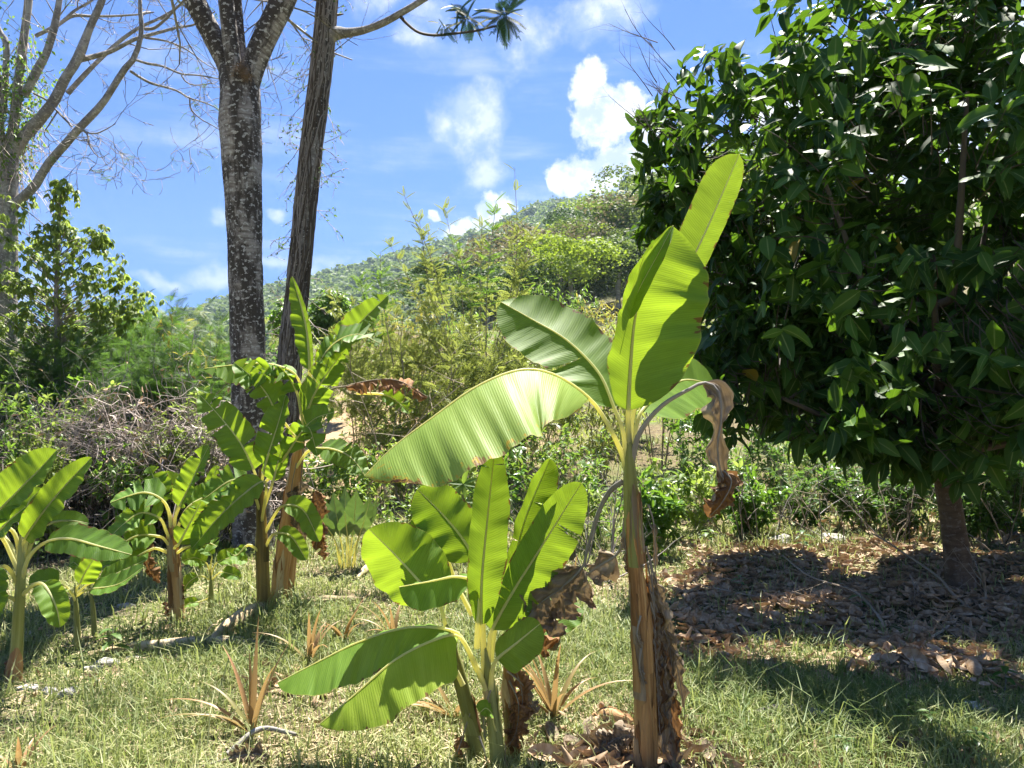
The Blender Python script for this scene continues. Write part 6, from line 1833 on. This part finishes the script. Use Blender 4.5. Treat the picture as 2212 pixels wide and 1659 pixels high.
def rock(label, dx, dy, sz, name='rock'):
    c = onground(dx, dy)
    n, m = 9, 14
    V, Pv = [], []
    ph = rng.uniform(0, 6.28, 6)
    for i in range(n + 1):
        th = math.pi * i / n
        for j in range(m):
            a = 2 * math.pi * j / m
            u = np.array([math.sin(th) * math.cos(a), math.sin(th) * math.sin(a), math.cos(th)])
            r = 1 + .22 * math.sin(u[0] * 3 + ph[0]) + .16 * math.sin(u[1] * 4 + u[2] * 2 + ph[1]) + .08 * math.sin(u[2] * 7 + u[0] * 5 + ph[2]) + rng.normal(0, .025)
            V.append(c + u * r * sz * np.array([1, .8, .55]) + (0, 0, sz * .05)); Pv.append((u[0], u[2], ph[3]))
    idx = np.arange((n + 1) * m).reshape(n + 1, m)
    nx = np.roll(idx, -1, 1)
    Fq = np.stack([idx[:-1], idx[1:], nx[1:], nx[:-1]], -1).reshape(-1, 4)
    o = mk(name, (np.array(V), [Fq], np.array(Pv)), 'rock', loc=c, smooth=False)
    return tag(o, label, 'rock', 'pale rocks')


for lab, dx, dy, sz in [('pale rock at the near end of the row in the left grass', 150, 1505, .075), ('flat white rock left of the largest one in the left grass', 108, 1500, .06), ('small white rock near the left edge plant', 62, 1490, .055),
                        ('low white rock in the middle of the left grass', 235, 1435, .07), ('white rock beyond the fallen stem end', 200, 1447, .05), ('small pale rock beside the fallen stem', 290, 1425, .045), ('pale rock sunk in grass left of the stout banana plant', 270, 1312, .06),
                        ('white rock among small plants, far left', 66, 1375, .05), ('half buried pale rock in the grass at right edge', 2105, 1535, .06), ('brown rounded rock behind the leaf carpet', 1680, 1175, .16), ('pale flat rock on the sunny ground behind the leaf carpet', 1800, 1168, .15)]:
    rock(lab, dx, dy, sz)

# dry crumpled banana leaves on the ground
for i, (lab, pts, w) in enumerate([
    ('crumpled grey banana leaf curled in the grass at lower right', [(1625, 1600), (1640, 1625), (1665, 1650), (1690, 1640)], 26),
    ('dry folded banana leaf lying right of the curled grey one', [(1730, 1615), (1780, 1618), (1830, 1612), (1880, 1622)], 18),
    ('pale dry leaf standing up near the bottom right', [(1940, 1650), (1935, 1620), (1945, 1595)], 16),
    ('crumpled grey leaf at the bottom edge left of the low clump', [(760, 1640), (790, 1650), (820, 1648)], 22),
    ('dry curled leaf scrap under the orange pineapple plant', [(440, 1655), (490, 1640), (540, 1630), (580, 1640)], 16),
    ('grey shrivelled leaf bunch on the leaf carpet near the right edge', [(2130, 1370), (2125, 1400), (2140, 1435)], 20),
    ('hanging bunch of shrivelled leaves in front of the dark trunk', [(1975, 1240), (1985, 1275), (1978, 1300)], 10),
    ('long grey dead leaf trailing beside the rotting stump', [(1250, 1650), (1300, 1620), (1340, 1590), (1380, 1600)], 22),
    ('dry leaf curl at the bottom edge right of the tall stem', [(1500, 1640), (1540, 1630), (1580, 1645)], 20),
]):
    g0 = onground(pts[0][0], pts[0][1] if i != 6 else 1330)
    d0 = float((g0 - CAM) @ FWD) - .03
    t = thing('dry_leaf', lab, 'dry leaf', g0, 'dry leaves on the ground')
    for k in range(3 if i in (0, 5, 6, 7) else 2):
        jj = rng.normal(0, 6, 2)
        pq = [(q[0] + jj[0] + rng.normal(0, 4), q[1] + jj[1] * .4, rng.normal(0, .02)) for q in pts]
        bleaf(t, d0, pq[:1], pq[1:], (-w * .3, -w, w * .6), (w * .3, w * .6, -w), mat='dead_leaf', crumple=.6, bend=.15, pet_r=.004, rib_r=.003, full=.15, tipf=.6, name='blade', ribmat='twig')

# fallen twigs on the leaf carpet
for lab, pts in [('long thin fallen branch slanting down in front of the dark trunk', [(1877, 1148, .35), (1930, 1180, .3), (2025, 1245, .2), (2062, 1287, .12), (2135, 1345, .03)]),
                 ('bent fallen twig across the middle of the leaf carpet', [(1690, 1200, .22), (1750, 1245, .2), (1840, 1275, .16), (1880, 1310, .08), (1915, 1355, .02)]),
                 ('thin grey fallen twig on the left of the leaf carpet', [(1500, 1262, .03), (1590, 1280, .05), (1680, 1300, .05), (1790, 1330, .03), (1880, 1345, .03)]),
                 ('short pale twig lying at the right of the leaf carpet', [(1985, 1395, .03), (2020, 1372, .05), (2050, 1352, .04)]),
                 ('upright dry stalk right of the dark trunk', [(2135, 1345, .0), (2130, 1290, .12), (2122, 1235, .35)])]:
    pp = []
    for dx, dy, lift in pts:
        v = P(dx, dy, 1.0) - CAM
        dd = .5
        while dd < 30:
            p = CAM + v * dd
            if p[2] - lift <= tz(p[0], p[1]):
                break
            dd += .02
        pp.append(p)
    t = thing('fallen_branch', lab, 'branch', pp[-1], 'fallen twigs')
    mk('stem', tube(pp, [.006, .009, .011, .011], 20, 6, lump=.06), 'stem_tan', t)
    c = spline(pp, 20)
    for k in range(7):
        mk('twig', bundle(rand_branches(c[4 + 2 * k][None], [rng.normal(0, .8, 3) + (0, 0, .4)], [rng.uniform(.15, .4)], [.004], 2, 2, wob=.15), 4), 'stem_tan', t)

# low weeds with broad leaves
wl = mesh_data('leaf', *t_leaf(4, .45, .15, .3)); wl.materials.append(MATS['weed'])
wl2 = mesh_data('leaf', *t_leaf(4, .45, .15, .3)); wl2.materials.append(MATS['coffee_leaf'])
for i, (dx, dy, h, n_, sz, me, lab) in enumerate([
    (1530, 1180, .22, 12, .13, wl, 'bright leafed seedling below the hanging dead leaf'), (1735, 1200, .30, 8, .12, wl2, 'dark seedling at the back of the leaf carpet'), (1860, 1330, .2, 6, .1, wl2, 'dark seedling in the middle of the leaf carpet'),
    (1960, 1560, .14, 9, .06, wl, 'small pale weed in the grass at lower right'), (2010, 1600, .15, 10, .07, wl, 'small green weed right of the pale one'), (2170, 1500, .2, 10, .08, wl2, 'green weed at the right edge of the grass'),
    (1830, 1640, .1, 10, .08, wl2, 'dark low weed among dry leaves at the bottom'), (2110, 1640, .14, 12, .08, wl2, 'leafy weed at the bottom right corner'), (1600, 1275, .15, 8, .09, wl, 'low weed at the left side of the leaf carpet'),
    (1690, 1470, .12, 6, .08, wl, 'tiny weed on the lit edge of the leaf carpet'), (240, 1420, .2, 8, .12, wl, 'pale seedling by the left end of the fallen stem'), (80, 1225, .3, 12, .1, wl, 'leafy weed behind the left edge plant')]):
    b = onground(dx, dy)
    t = thing('weed', lab, 'weed', b, 'broad leaved weeds')
    mk('stem', tube([b, b + (.01, 0, h * .5), b + (0, .01, h)], [.004, .0035, .002], 6, 5), 'twig', t)
    for k in range(n_):
        a = k * 2.4
        put('leaf', me, t, b + (0, 0, h * (.35 + .65 * k / n_)), (math.cos(a), math.sin(a), .1), (0, 0, 1), sz * rng.uniform(.7, 1.2))

# ------------------------------------------------------------------ air
hz = bpy.data.materials.new('haze')
hz.use_nodes = True
hz.node_tree.nodes.clear()
pv = N(hz.node_tree, 'ShaderNodeVolumePrincipled', {'Color': (0.60, 0.80, 1.0, 1), 'Density': 0.0002, 'Anisotropy': 0.2})
N(hz.node_tree, 'ShaderNodeOutputMaterial', {'Volume': pv.outputs[0]})
zt = 235.0
Vb = np.array([(x, y, z) for z in (-30.0, zt) for y in (-960, 960) for x in (-960, 960)], float)
Fb = np.array([(0, 2, 3, 1), (4, 5, 7, 6), (0, 1, 5, 4), (2, 6, 7, 3), (0, 4, 6, 2), (1, 3, 7, 5)])
MATS['haze'] = hz
hb = mk('haze', (Vb, [Fb], np.zeros_like(Vb)), 'haze', smooth=False)
tag(hb, 'thin pale air over the whole valley', 'haze', kind='stuff')
